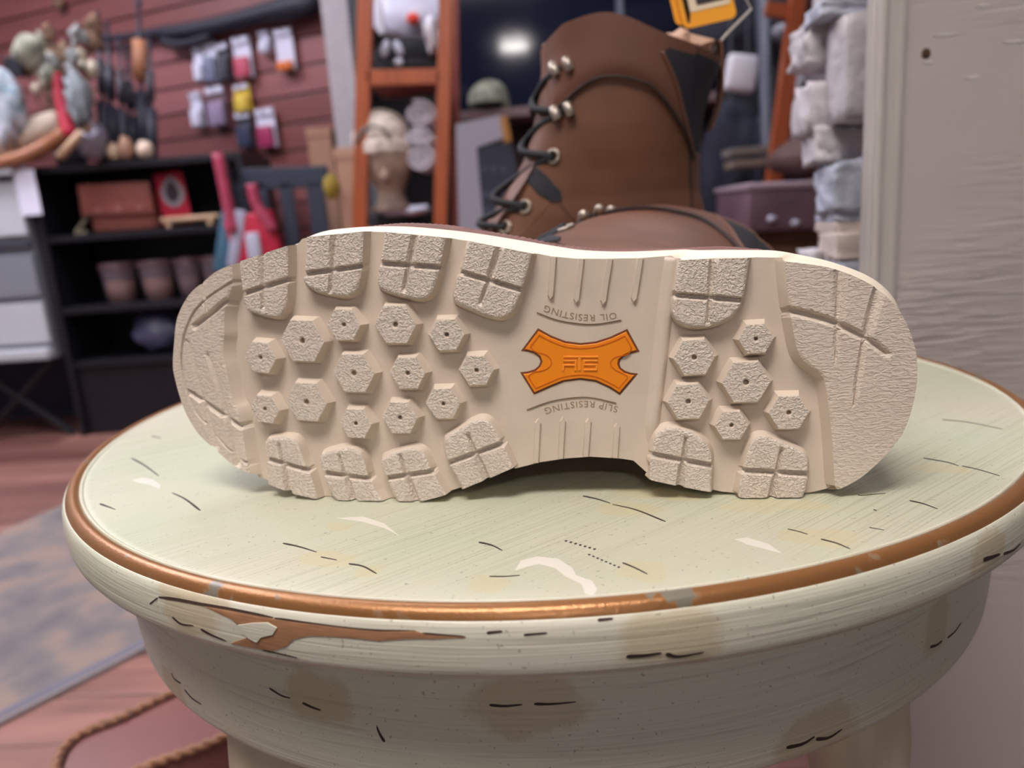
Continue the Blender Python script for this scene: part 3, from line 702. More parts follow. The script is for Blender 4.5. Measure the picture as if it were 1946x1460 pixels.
# base plate of the sole, with interior points so that it follows the toe spring
OS = O_R[::1]
gx, gz = np.arange(OXZ[:, 0].min(), OXZ[:, 0].max(), 0.004), np.arange(OXZ[:, 1].min(), OXZ[:, 1].max(), 0.004)
gg = np.stack(np.meshgrid(gx, gz), -1).reshape(-1, 2); gg = gg[inside(gg, OS) & (poly_dist(gg, OS[::4]) > 0.0015)]
v2, f2 = cdt(OS, gg)
rings = [(O_R, 0.0), (O_R, -0.0025), (0.5 * O_R + 0.5 * M_R, -0.0058), (M_R, -0.0095), (M_R, -0.0128)]
nr = len(O_R)
V = [sole_pt(v2, 0.0)]; F = list(f2); base = len(v2); FM = [0] * len(f2)
for (R_, w_) in rings: V.append(sole_pt(R_, w_))
V.append(sole_pt(CEN + (M_R - CEN) * 0.93, -0.0128))
for k in range(len(rings)):
    for j in range(nr): F.append((base + k * nr + j, base + (k + 1) * nr + j, base + (k + 1) * nr + (j + 1) % nr, base + k * nr + (j + 1) % nr)); FM.append(1)
F.append(tuple(base + len(rings) * nr + j for j in range(nr))); FM.append(1)
m_side = mat('midsole rubber', rgb(238, 226, 206), 0.45, noise=0.03, nscale=60)
outsole = obj('outsole', np.concatenate(V), F, None, boot1, True, [m_sole, m_side], FM)
for p in outsole.data.polygons:
    if p.index < len(f2): p.use_smooth = True
# stitched brown welt
ridge = 1 + 0.0000 * arc
wob = 0.00022 * np.sin(arc * 2 * np.pi / 0.0027)
WR2 = CEN + dirs * (wr + wob)[:, None]
wrings = [(CEN + (M_R - CEN) * 0.96, -0.0128), (CEN + dirs * (wr - 0.0012)[:, None], -0.0129), (WR2, -0.0142), (WR2, -0.0172), (CEN + dirs * (wr - 0.0010)[:, None], -0.0186), (CEN + (M_R - CEN) * 0.9, -0.0186)]
V = np.concatenate([sole_pt(R_, w_) for R_, w_ in wrings]); V[:, 2] = np.maximum(V[:, 2], H + 0.0006)
F = [(k * nr + j, (k + 1) * nr + j, (k + 1) * nr + (j + 1) % nr, k * nr + (j + 1) % nr) for k in range(len(wrings) - 1) for j in range(nr)]
m_welt = mat('welt leather', rgb(124, 84, 80), 0.55, noise=0.1, nscale=120)
obj('welt', V, F, m_welt, boot1, True)

def groove_field(P, grooves):
    g = np.zeros(len(P))
    for (pts, w0, w1, depth) in grooves:
        pts = np.asarray(pts); L = len(pts) - 1
        for i in range(L):
            d, t = seg_dist(P, pts[i], pts[i + 1]); s = (i + t) / L
            ww = w0 + (w1 - w0) * s
            g = np.maximum(g, depth * (ww / max(w0, w1)) ** 0.5 * np.clip(1.35 - d / np.maximum(ww, 1e-5), 0, 1))
    return g
def lug(name, face_px, grooves, flush, bev=0.0018, h=HL, step=0.0009, face_mat=None, rnd=0.0006, crown=0.0):
    """a raised tread block: traced top face, sloping flanks, V-grooves cut into it"""
    f_px = np.array(face_px, float)
    face = sole_inv(f_px, h)
    pts, fl = list(face), [i in flush for i in range(len(face))]
    for _ in range(2):                                  # round every corner that is not on the sole's edge
        np_, nf = [], []
        for i in range(len(pts)):
            a, b_, fa, fb = pts[i], pts[(i + 1) % len(pts)], fl[i], fl[(i + 1) % len(pts)]
            if fa: np_.append(a); nf.append(True)
            if not (fa and fb):
                if not fa: np_.append(0.75 * a + 0.25 * b_); nf.append(False)
                if not fb: np_.append(0.25 * a + 0.75 * b_); nf.append(False)
        pts, fl = np_, nf
    face = np.array(pts); n = len(face); flush = {i for i in range(n) if fl[i]}
    if flush:      # corners on the sole's edge keep their place, the others step outward to form the flank
        outp = offset_poly(face, bev); base_ = outp.copy()
        for i in flush:
            p_, q_ = (i - 1) % n, (i + 1) % n; base_[i] = face[i]
            o_i = q_ if (p_ not in flush and q_ in flush) else p_ if (q_ not in flush and p_ in flush) else None
            if o_i is not None:
                e_ = face[i] - face[o_i]; base_[i] = face[i] + e_ / np.linalg.norm(e_) * bev
        bad = ~inside(base_, OXZ)
        for i in np.where(bad)[0]:
            if i not in flush: base_[i] = face[i]
        # keep flank corners next to flush ones along the edge direction
    else: base_ = offset_poly(face, bev)
    base_[:, 1] = np.maximum(base_[:, 1], H + 0.0004); face[:, 1] = np.maximum(face[:, 1], H + 0.0004)
    gl = []
    for (gp, w0, w1, dp) in grooves:
        gl.append((sole_inv(smooth_line(gp, 16) if len(gp) > 2 else gp, h), w0, w1, dp))
    lo, hi = base_.min(0), base_.max(0)
    g = np.stack(np.meshgrid(np.arange(lo[0], hi[0], step), np.arange(lo[1], hi[1], step)), -1).reshape(-1, 2)
    skip = [(i in flush and (i + 1) % n in flush) for i in range(n)] if flush else [False] * n
    inn = inside(g, face)
    g = g[inn & (poly_dist(g, face) > step * 0.45)]
    # points along grooves so that they read as clean cuts
    ex = []
    for (gp, w0, w1, dp) in gl:
        A = gp[:-1]; B = gp[1:]
        for a, b_ in zip(A, B):
            L = np.linalg.norm(b_ - a); k = max(2, int(L / (step * 0.7))); t = np.linspace(0, 1, k)[:, None]; c_ = a + t * (b_ - a)
            nn = np.array([-(b_ - a)[1], (b_ - a)[0]]) / max(L, 1e-9)
            for off in (0, .35, -.35, .8, -.8, 1.35, -1.35): ex.append(c_ + nn * off * max(w0, w1))
    if ex:
        ex = np.concatenate(ex); ex = ex[inside(ex, face) & (poly_dist(ex, face) > step * 0.3)]
        dg = np.min([np.min([seg_dist(g, gp[i], gp[i + 1])[0] for i in range(len(gp) - 1)], axis=0) / (1.35 * max(w0, w1)) for gp, w0, w1, _ in gl], axis=0)
        g = np.vstack([g[dg > 1.05], ex])
    loop = []
    for i in range(n):                                  # face loop, resampled
        a, b_ = face[i], face[(i + 1) % n]; k = max(1, int(np.linalg.norm(b_ - a) / step))
        loop += [a + (b_ - a) * t for t in np.arange(k) / k]
    loop = np.array(loop); bl = []
    for i in range(n):
        a, b_ = base_[i], base_[(i + 1) % n]; k = max(1, int(np.linalg.norm(face[(i + 1) % n] - face[i]) / step))
        bl += [a + (b_ - a) * t for t in np.arange(k) / k]
    bl = np.array(bl)
    v2, f2 = cdt(loop, g)
    d = poly_dist(v2, face, skip)
    hh = h - groove_field(v2, gl) - rnd * np.clip(1 - d / 0.0012, 0, 1) ** 2
    V = sole_pt(v2, hh); k0 = len(v2)
    # match loop vertices in the triangulation
    key = {(round(p[0], 7), round(p[1], 7)): i for i, p in enumerate(v2)}
    li = [key.get((round(p[0], 7), round(p[1], 7))) for p in loop]
    li = [int(np.argmin(np.sum((v2 - p) ** 2, 1))) if q is None else q for p, q in zip(loop, li)]
    m_ = len(loop); Vb = sole_pt(bl, -0.0008)
    area = 0.5 * np.sum(loop[:, 0] * np.roll(loop[:, 1], -1) - np.roll(loop[:, 0], -1) * loop[:, 1])
    side = []
    for i in range(m_):
        j = (i + 1) % m_; q = (li[i], k0 + i, k0 + j, li[j]); side.append(q if area > 0 else q[::-1])
    o = obj(name, np.vstack([V, Vb]), list(f2) + side, None, outsole, False, [face_mat or m_lug, m_sole], [0] * len(f2) + [1] * len(side))
    return o
GW, GD = 0.0012, 0.0027
LUGS = [
    ([(455, 497), (546, 467), (546, 529), (544, 582), (533, 601), (520, 605), (474, 594), (463, 584), (458, 545)], [[(458, 559.5), (544, 532)], [(496, 479), (499, 582)]], (0, 1)),
    ([(582, 450.5), (690, 440), (688, 498), (682, 545), (668, 561.5), (647, 564.6), (594, 553), (577, 541), (575, 526.6), (581, 498)], [[(576, 521.5), (683, 506.5)], [(635, 444.4), (626.5, 551)]], (0, 1)),
    ([(731, 441), (847, 452), (835, 508.7), (824.4, 550), (812, 566), (791.5, 571), (722, 552), (715.5, 537), (718.6, 508.7), (726, 480)], [[(718.6, 500.4), (833.7, 508.6)], [(789.5, 446), (767, 547.7)]], (0, 1)),
    ([(890, 458), (1011, 482), (997, 533), (980.7, 582.7), (966, 601), (943.7, 608), (868, 579), (860, 568), (867.6, 531), (880, 502.5)], [[(868.6, 516), (986.8, 550.5)], [(949.8, 470.6), (931, 525), (913.9, 572.4)]], (0, 1)),
    ([(1290.6, 494.7), (1424.5, 490), (1418, 530), (1411.5, 575), (1395.7, 601), (1361, 618.4), (1321, 624), (1292, 615.5), (1279, 601), (1279, 575), (1286, 526)], [[(1282, 561), (1410, 571)], [(1357, 492), (1345, 610)]], (0, 1)),
    ([(502, 837), (515.5, 832), (552.5, 832), (565, 842), (575, 875), (587.5, 897.6), (602, 949), (556.7, 938.7), (509, 920), (505, 875)], [[(504, 872), (585.4, 895)], [(548.4, 936), (530, 848)]], (6, 7, 8)),
    ([(606, 869), (614, 861), (659.5, 850), (678, 854.5), (689, 867), (699, 908), (704, 916), (728, 961), (660, 959), (639, 957), (624.5, 932.6), (612, 897.6)], [[(612, 899), (704.6, 911)], [(674, 959), (645, 871)]], (7, 8, 9)),
    ([(721.7, 875), (734, 866.8), (775, 852.4), (793.6, 852.4), (806, 862.7), (816, 887), (824.4, 901.7), (847, 941), (802, 954), (756, 962), (742, 926.4), (730, 906)], [[(731, 910), (822.4, 897)], [(791.5, 956), (760.7, 869)]], (7, 8, 9)),
    ([(843, 838), (851, 827.7), (902.5, 799), (919, 796), (933.4, 805), (956, 846), (975.5, 889.4), (933.4, 908), (878, 930.5), (865.5, 906), (845, 869)], [[(852, 881), (954, 844)], [(925, 912), (890, 830)]], (6, 7, 8)),
    ([(1240, 856), (1244.6, 827.5), (1260, 814.5), (1283.5, 811.7), (1321, 824.6), (1344, 844.7), (1352.5, 865), (1352.5, 891), (1351, 936), (1292, 925), (1234.5, 912.4), (1236, 873.5)], [[(1239, 864.5), (1352.5, 886)], [(1292, 925), (1303.6, 836)]], (8, 9, 10)),
    ([(1421.6, 856), (1430, 836), (1447.5, 829), (1467.6, 833), (1513.7, 853.4), (1534, 868), (1536.7, 891), (1535, 914), (1526, 950), (1407, 950), (1401.4, 939.7), (1413, 891)], [[(1411.5, 895), (1535, 902)], [(1466, 950), (1485, 859)]], (8, 9)),
]
for fp, gs, fl in LUGS:
    lug('tread_lug', fp, [(gs[0], GW, GW, GD), (gs[1], GW * 1.15, GW * 0.5, GD)], set(fl))
# toe bumper
toe_in = [(441, 541), (431, 570), (425, 590), (424, 615), (426, 635.5), (422, 652), (423, 676.7), (429, 700), (433, 727), (441.5, 764), (454, 784.6), (458, 813), (464, 854)]
toe = toe_in + [tuple(q) for q in TOE_EDGE]
t1 = [((369.6, 619), (400, 596), (428, 572)), ((360, 745.5), (405, 777), (456, 811))]
lug('toe_bumper', toe, [(t1[0], .0013, .0013, .0022), (t1[1], .0013, .0012, .0022), ([(357, 655), (367.5, 700), (378, 743), (388, 776), (398, 813), (408.7, 850)], .0006, .0017, .0024),
                        ([(394, 676), (410.7, 727), (425, 778), (437.4, 821.5), (450, 882)], .0006, .0017, .0024), ([(382, 537), (398, 631)], .0009, .0003, .0012),
                        ([(441, 535), (420, 548), (395, 565), (370, 590), (355, 620), (346, 655), (345, 690), (349, 720), (356, 750), (372, 785), (398, 812), (425, 845), (455, 872), (470, 882)], .00055, .00055, .0012)],
    set(range(len(toe_in), len(toe))), bev=0.0042, step=0.0011, face_mat=m_pad)
heel_in = [(1499, 578), (1511, 647), (1519.4, 679), (1539.6, 696), (1565.5, 716), (1571, 736), (1577, 785), (1583, 843), (1587, 929)]
heel = heel_in + [tuple(q) for q in HEEL_EDGE[::-1]]
lug('heel_pad', heel, [([(1502, 590), (1545, 601), (1585.6, 614), (1643, 642), (1684, 671)], .0015, .0010, .0026), ([(1600, 512), (1594, 600), (1588.5, 681)], .0020, .0005, .0024), ([(1672, 550), (1644.6, 647), (1623, 770)], .0020, .0005, .0024)],
    set(range(len(heel_in), len(heel))), bev=0.0034, step=0.0011, face_mat=m_pad)
# hexagonal lugs with a pin hole: centre pixel, corner radius in pixels, turn in degrees
HEX = [(494.4, 679.7, 33.5, 7), (574, 648, 45, 6), (653, 617.5, 33.5, 4), (751, 617, 41, 4), (848.7, 636.7, 34, 3), (905.6, 704.4, 32.5, 2), (671.8, 709.5, 42, 4), (774.5, 709.5, 34.5, 3), (503, 778, 30.5, 6), (582, 764.4, 42, 5), (675.5, 805.5, 32, 4), (760, 794.4, 34.5, 3), (842.5, 767.7, 33, 2),
       (1319.4, 679.7, 38.5, 1), (1436.8, 644.3, 32, 1), (1417.8, 727, 44.5, 2), (1308, 763.7, 38.5, 1), (1499.3, 784.7, 36.5, 2), (1390, 809, 31, 2)]
def hexlug(cx, cy, rp, turn):
    c = sole_inv([(cx, cy)], HL)[0]; dist = (sole_pt(c, HL) - CAM) @ FW; R = rp * dist / FPX
    a = -math.radians(turn) - ROLL * 0.4 + np.arange(6) * np.pi / 3
    u = np.stack([np.cos(a), np.sin(a)], 1)
    ringsd = []
    k = 8
    def ring(R_, circ=None):
        P = []
        for i in range(6):
            p, q = u[i] * R_, u[(i + 1) % 6] * R_
            for t in np.arange(k) / k:
                x = p + (q - p) * t
                if circ is not None: x = x / np.linalg.norm(x) * circ
                P.append(x)
        return np.array(P)
    hr = R * 0.125
    prof = [(ring(R + 0.0020), -0.0008), (ring(R + 0.0017), 0.0003), (ring(R), HL - 0.0001), (ring(R - 0.0004), HL), (ring(R * 0.72), HL), (ring(R * 0.42), HL), (ring(1, hr * 1.5), HL), (ring(1, hr), HL - 0.0003), (ring(1, hr * 0.9), HL - 0.0028)]
    n = 6 * k; V = np.concatenate([sole_pt(c + p, w_) for p, w_ in prof]); F = []; FM = []
    for i in range(len(prof) - 1):
        for j in range(n): F.append((i * n + j, i * n + (j + 1) % n, (i + 1) * n + (j + 1) % n, (i + 1) * n + j)); FM.append(0 if 2 <= i <= 5 else 1)
    F.append(tuple((len(prof) - 1) * n + j for j in range(n))); FM.append(1)
    obj('hex_lug', V, F, None, outsole, False, [m_lug, m_sole], FM)
for q in HEX: hexlug(*q)
# shank ribs
def rib(p0, p1, wpx, hh=0.0013):
    A, B = sole_inv([p0, p1], hh); L = B - A; ln = np.linalg.norm(L); t = L / ln; nrm = np.array([-t[1], t[0]]); w = wpx * 0.305 / FPX / 2
    pl = lambda s, o: A + t * s + nrm * o
    top_ = [pl(0, -w * .7), pl(0, w * .7), pl(ln - w * 1.4, w * .7), pl(ln - 0.0003, 0), pl(ln - w * 1.4, -w * .7)]
    bot = [pl(0, -w * 1.25), pl(0, w * 1.25), pl(ln - w, w * 1.25), pl(ln + w * .7, 0), pl(ln - w, -w * 1.25)]
    V = np.vstack([sole_pt(np.array(top_), hh), sole_pt(np.array(bot), -0.0006)])
    F = [(0, 1, 2, 3, 4)] + [(i, 5 + i, 5 + (i + 1) % 5, (i + 1) % 5) for i in range(5)]
    obj('shank_rib', V, F, m_sole, outsole)
for p0, p1 in [((1052, 489), (1045.6, 570)), ((1104.5, 492.5), (1094.4, 577)), ((1158.7, 493), (1145.6, 579.7)), ((1217, 491.6), (1204, 575)), ((1018, 880), (1022.4, 797.5)), ((1065, 872), (1069.6, 794.3)), ((1113, 868), (1118.5, 796)), ((1169, 871), (1172.7, 805.3))]:
    rib(p0, p1, 12.5)
# raised breast of the heel
def strip(name, px, prof, m):
    L = sole_inv(smooth_line(px, 40), 0.0); T = np.gradient(L, axis=0); T /= np.linalg.norm(T, axis=1, keepdims=True); N = np.stack([-T[:, 1], T[:, 0]], 1)
    k = len(L); fd = np.clip((k - 1 - np.arange(k)) / 7.0, 0, 1); V = np.concatenate([sole_pt(L + N * (o_ * (0.35 + 0.65 * fd))[:, None], w_ * fd - 0.0007 * (1 - fd)) for o_, w_ in prof])
    F = [(a * k + i, a * k + i + 1, (a + 1) * k + i + 1, (a + 1) * k + i) for a in range(len(prof) - 1) for i in range(k - 1)] + [tuple(a * k for a in range(len(prof))), tuple(a * k + k - 1 for a in range(len(prof)))]
    obj(name, V, F, m, outsole, True)
strip('heel_breast', [(1281, 490), (1268, 580), (1256, 690), (1245, 780), (1234, 868)], [(-.0045, -.0006), (-.003, .0006), (-.001, .0019), (.0006, .0022), (.0016, .0016), (.0024, .0003), (.0028, -.0006)], m_sole)
# orange emblem let into the shank
EMB = [(1022.4, 624), (1048, 638), (1075, 648.5), (1102.8, 652), (1132, 649), (1160, 640), (1192, 625), (1215.5, 668), (1200, 672), (1186, 678), (1179, 685), (1177.5, 692), (1180, 699), (1188, 705), (1199, 708.5), (1212.9, 710), (1178, 751), (1158, 738), (1132, 726), (1102.8, 722), (1072, 726), (1045, 737), (1014.6, 750.3), (988.3, 707.5), (1003, 706), (1016, 702), (1024, 695), (1027, 687), (1024, 679), (1015, 672), (1003, 668.5), (990, 667)]
def plate(name, px, h0, h1, m, inset=0.0, parent=None, step=0.004, bev=0.0):
    q = sole_inv(px, 0.0)
    if inset: q = offset_poly(q, -inset)
    q2 = offset_poly(q, -bev) if bev else q
    g = np.stack(np.meshgrid(np.arange(q[:, 0].min(), q[:, 0].max(), step), np.arange(q[:, 1].min(), q[:, 1].max(), step)), -1).reshape(-1, 2)
    g = g[inside(g, q2) & (poly_dist(g, q2) > step * 0.3)]
    v2, f2 = cdt(q2, g); n = len(q2); k = len(v2)
    V = np.vstack([sole_pt(v2, h1), sole_pt(q, h1 - bev), sole_pt(q, h0)])
    idx = [int(np.argmin(np.sum((v2 - p) ** 2, 1))) for p in q2]
    F = list(f2) + [(idx[i], k + i, k + (i + 1) % n, idx[(i + 1) % n]) for i in range(n)] + [(k + i, k + n + i, k + n + (i + 1) % n, k + (i + 1) % n) for i in range(n)]
    return obj(name, V, F, m, parent or outsole)
m_or = mat('orange rubber', rgb(240, 138, 24), 0.38, spec=0.5)
m_or2 = mat('orange rubber line', rgb(206, 100, 14), 0.4)
m_rec_shade = mat('emblem recess shade', rgb(120, 66, 30), 0.6)
plate('emblem_recess_shade', EMB, -0.0004, 0.00012, m_rec_shade)  # shadow of the recess wall, put in as a dark brown plate round the emblem
emb = plate('emblem', EMB, 0.0, 0.0007, m_or, inset=0.0009, bev=0.0002)
tag(emb, 'orange X-shaped emblem')
def inline(px, w=0.00022, h=0.00085, m=None, name='emblem_line', closed=False):
    L = sole_inv(px, 0.0007); L = smooth_line(L, 60, closed) if len(L) > 2 else L
    k = len(L); T = np.gradient(L, axis=0); T /= np.linalg.norm(T, axis=1, keepdims=True); N = np.stack([-T[:, 1], T[:, 0]], 1)
    V = np.vstack([sole_pt(L + N * w, h), sole_pt(L - N * w, h), sole_pt(L + N * w, 0.0003), sole_pt(L - N * w, 0.0003)])
    F = [(i, i + 1, k + i + 1, k + i) for i in range(k - 1)] + [(i + 1, i, 2 * k + i, 2 * k + i + 1) for i in range(k - 1)] + [(k + i, k + i + 1, 3 * k + i + 1, 3 * k + i) for i in range(k - 1)] + [(0, k, 3 * k, 2 * k), (k - 1, 3 * k - 1, 4 * k - 1, 2 * k - 1)]
    return obj(name, V, F, m or m_or2, outsole)
qi = offset_poly(sole_inv(EMB, 0.0), -0.0022)
pin = proj(sole_pt(qi, 0.0007))
inline(pin[0:7], closed=False); inline(pin[6:8]); inline(pin[15:17]); inline(pin[16:23]); inline(pin[22:24]); inline([pin[-1], pin[0]])
inline([pin[7], (1192, 674), (1170, 679), (1160, 690), (1168, 702), (1188, 712), pin[15]]); inline([pin[23], (1014, 708), (1036, 703), (1048, 691), (1040, 676), (1018, 669), pin[31]])
def bar(x0, y0, x1, y1):
    f = lambda x, y: (970 + x / 5.7235, 460 + y / 5.7235)
    plate('emblem_bar', [f(x0, y0), f(x1, y0), f(x1, y1), f(x0, y1)], 0.0005, 0.00115, mat('orange bar', rgb(246, 150, 40), 0.35), step=0.01, bev=0.0001)
for q in [(578, 1238, 955, 1256), (578, 1280, 722, 1298), (700, 1298, 722, 1396), (566, 1330, 588, 1396), (588, 1330, 700, 1346), (742, 1256, 768, 1396), (796, 1280, 952, 1298), (796, 1298, 816, 1328), (796, 1326, 950, 1342), (928, 1342, 950, 1380), (796, 1378, 948, 1396)]: bar(*q)
# moulded lettering, upside down as the sole stands
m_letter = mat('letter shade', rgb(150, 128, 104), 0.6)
def lettering(text, arc_px, flip, size_px, name):
    """curve of pixel points (left to right in the picture); the text reads upside down"""
    cu = bpy.data.curves.new(name, 'FONT'); cu.body = text; cu.size = 1.0; cu.align_x = 'CENTER'; cu.resolution_u = 3; cu.space_character = 1.12
    to = bpy.data.objects.new(name, cu); me = bpy.data.meshes.new_from_object(to)
    v = np.array([q.co[:2] for q in me.vertices]); f = [tuple(p.vertices) for p in me.polygons]
    bpy.data.objects.remove(to); bpy.data.curves.remove(cu); bpy.data.meshes.remove(me)
    x0, x1 = v[:, 0].min(), v[:, 0].max(); u = (v[:, 0] - x0) / (x1 - x0)
    L = smooth_line(arc_px, 200); Ls = np.linspace(1, 0, len(L)); L = L[::-1] if False else L
    s = np.r_[0, np.cumsum(np.linalg.norm(np.diff(L, axis=0), axis=1))]; s /= s[-1]
    uu = 1 - u                                  # reads right to left in the picture
    bx = np.interp(uu, s, L[:, 0]); by = np.interp(uu, s, L[:, 1])
    T = np.gradient(L, axis=0); T /= np.linalg.norm(T, axis=1, keepdims=True)
    tx = np.interp(uu, s, T[:, 0]); ty = np.interp(uu, s, T[:, 1])
    px = np.stack([bx - ty * v[:, 1] * size_px * 0, by + v[:, 1] * size_px], 1)
    px[:, 0] += -ty * v[:, 1] * size_px
    k = len(v); xz = sole_inv(px, 0.0002)
    V = np.vstack([sole_pt(xz, 0.00012), sole_pt(xz, -0.0003)])
    cnt = set((t[i], t[(i + 1) % len(t)]) for t in f for i in range(len(t)))
    side = [(e[0], e[0] + k, e[1] + k, e[1]) for e in cnt if (e[1], e[0]) not in cnt]
    return obj(name, V, f + side, m_letter, outsole)
tag(lettering('OIL RESISTING', [(1036, 580), (1070, 591), (1103, 597), (1135, 598), (1171, 594)], 1, 17.5, 'lettering'), 'moulded lettering above the orange emblem')
tag(lettering('SLIP RESISTING', [(1034, 776), (1068, 767), (1103, 762.5), (1137, 764), (1175, 773)], 1, 17.5, 'lettering'), 'moulded lettering below the orange emblem')
inline([(1020, 594.5), (1057, 608.5), (1101, 616), (1136, 616.4), (1181, 609)], 0.00025, 0.00012, m_letter, 'moulded_arc')
inline([(1001, 780), (1048.6, 763.4), (1096, 756.4), (1127, 757.3), (1171, 767)], 0.00025, 0.00012, m_letter, 'moulded_arc')

# ------------------------------------------------------------------ leather uppers (same shape for both boots)
m_lea = mat('brown leather', rgb(106, 68, 48), 0.55, noise=0.25, nscale=14, bump=0.25, bscale=420, bdist=0.0004, sheen=0.0, detail=5)
m_lea2 = mat('brown collar leather', rgb(104, 66, 50), 0.55, noise=0.12, nscale=16, bump=0.25, bscale=420, bdist=0.0004)
m_blk = mat('black padding', rgb(30, 30, 38), 0.7, bump=0.3, bscale=900, bdist=0.0004)
m_lin = mat('boot lining', rgb(40, 34, 32), 0.9)
m_seam = mat('dark seam', rgb(48, 30, 26), 0.7)
m_lace = mat('black lace', rgb(22, 22, 26), 0.75, bump=0.4, bscale=1500, bdist=0.0004)
m_met = mat('brushed metal', rgb(168, 156, 144), 0.42, metal=0.7)
m_st = mat('tan stitch', rgb(170, 118, 88), 0.6)
HH = np.array([.0215, .030, .045, .060, .075, .090, .100, .117, .135, .154, .170, .186, .205, .225, .245, .262])
LF = np.array([.004, .003, .006, .018, .040, .063, .079, .097, .112, .127, .136, .143, .148, .152, .155, .155])
LB = np.array([.307, .309, .311, .309, .305, .298, .293, .286, .282, .282, .283, .285, .288, .292, .297, .300])
WW = np.array([.050, .0505, .051, .049, .046, .043, .042, .041, .0415, .044, .047, .049, .050, .051, .0515, .052])
def ring_par(h):
    return np.interp(h, HH, LF), np.interp(h, HH, LB), np.interp(h, HH, WW)
def tilt(h): return np.clip((h - 0.19) / 0.072, 0, 1) ** 1.3 * 0.030
def wfoot(L, h):
    w = np.interp(L, [0, .03, .08, .11, .17, .22, .27, .315], [.86, .96, 1, 1, .80, .70, .72, .66])
    k = np.clip((h - 0.07) / 0.05, 0, 1); return w * (1 - k) + k
def upper_pt(th, h):
    lf, lb, ww = ring_par(h); c, a = (lf + lb) / 2, (lb - lf) / 2
    ct, st_ = np.cos(th), np.sin(th); e = 2 / 2.35
    L = c + a * np.sign(ct) * np.abs(ct) ** e
    W = ww * np.sign(st_) * np.abs(st_) ** e * wfoot(L, h)
    u = (L - lf) / np.maximum(lb - lf, 1e-6)
    return np.stack([L, W, h - tilt(h) * u ** 1.4 + 0.011 * tilt(h) / 0.03 * np.exp(-((u - 0.36) / 0.22) ** 2) - 0.010 * tilt(h) / 0.03 * np.clip(1 - u / 0.12, 0, 1)], -1)
def on_side(L, h, side, lift=0.0):
    """point of the upper's surface above (L, h) on one side of the boot"""
    L = np.asarray(L, float); h = np.asarray(h, float); h0 = h.copy()
    for _ in range(6):
        lf, lb, ww = ring_par(h0); u = np.clip((L - lf) / (lb - lf), 0, 1); h0 = np.minimum(h + tilt(h0) * u ** 1.4, 0.262)
    lf, lb, ww = ring_par(h0); c, a = (lf + lb) / 2, (lb - lf) / 2
    q = np.clip(np.abs((L - c) / a), 0, 0.995)
    W = side * ((ww * wfoot(L, h0)) * (1 - q ** 2.35) ** (1 / 2.35) + lift)
    return np.stack([L, W, h], -1)
# features measured on the standing boot: pixel -> (L, h) on its near side
B0 = np.array([-0.138, 0.154, H])
def lh(px, Y=0.106):
    P = np.array([G(a, b, Y) for a, b in px]); return P[:, 0] - B0[0], P[:, 2] - B0[2]
seamL, seamH = lh(smooth_line([(1046, 222), (1060, 203), (1074, 190), (1101, 167), (1134, 150), (1168, 147), (1205, 154), (1240, 168), (1277, 207), (1312, 258), (1330, 300)], 60))
padL, padH = lh([(1255, 96), (1290, 96), (1400, 112), (1400, 285), (1326, 285), (1303, 215), (1285, 160)])
pad = np.stack([padL, padH], 1)
def world_B(p): p = np.asarray(p); return B0 + np.stack([p[..., 0], -p[..., 1], p[..., 2]], -1)
XT = sole_inv([(328, 690)], 0.0)[0][0] + 0.001
def world_A(p):
    p = np.asarray(p); h = p[..., 2]
    wk = np.clip((h - 0.05) / 0.07, 0, 1); zc = CEN[1] * (1 - wk) + (H + 0.0585) * wk
    W = p[..., 1] * (0.94 + 0.06 * wk)
    P = sole_pt(np.stack([XT + p[..., 0] * 0.992 + 0.19 * np.maximum(0, h - 0.05), zc + W + 0.085 * np.maximum(0, h - 0.05) + 0.24 * (0.235 - p[..., 0]) * np.clip((h - 0.09) / 0.10, 0, 1)], -1), -(h - 0.005))
    P[..., 2] = np.maximum(P[..., 2], H + 0.0008); return P
NT = 144
hs = np.concatenate([np.linspace(.0215, .262, 84)])
th = np.linspace(0, 2 * np.pi, NT, endpoint=False)
UPL = np.stack([upper_pt(th, np.full(NT, h)) for h in hs])            # rings x angle x (L, W, h)
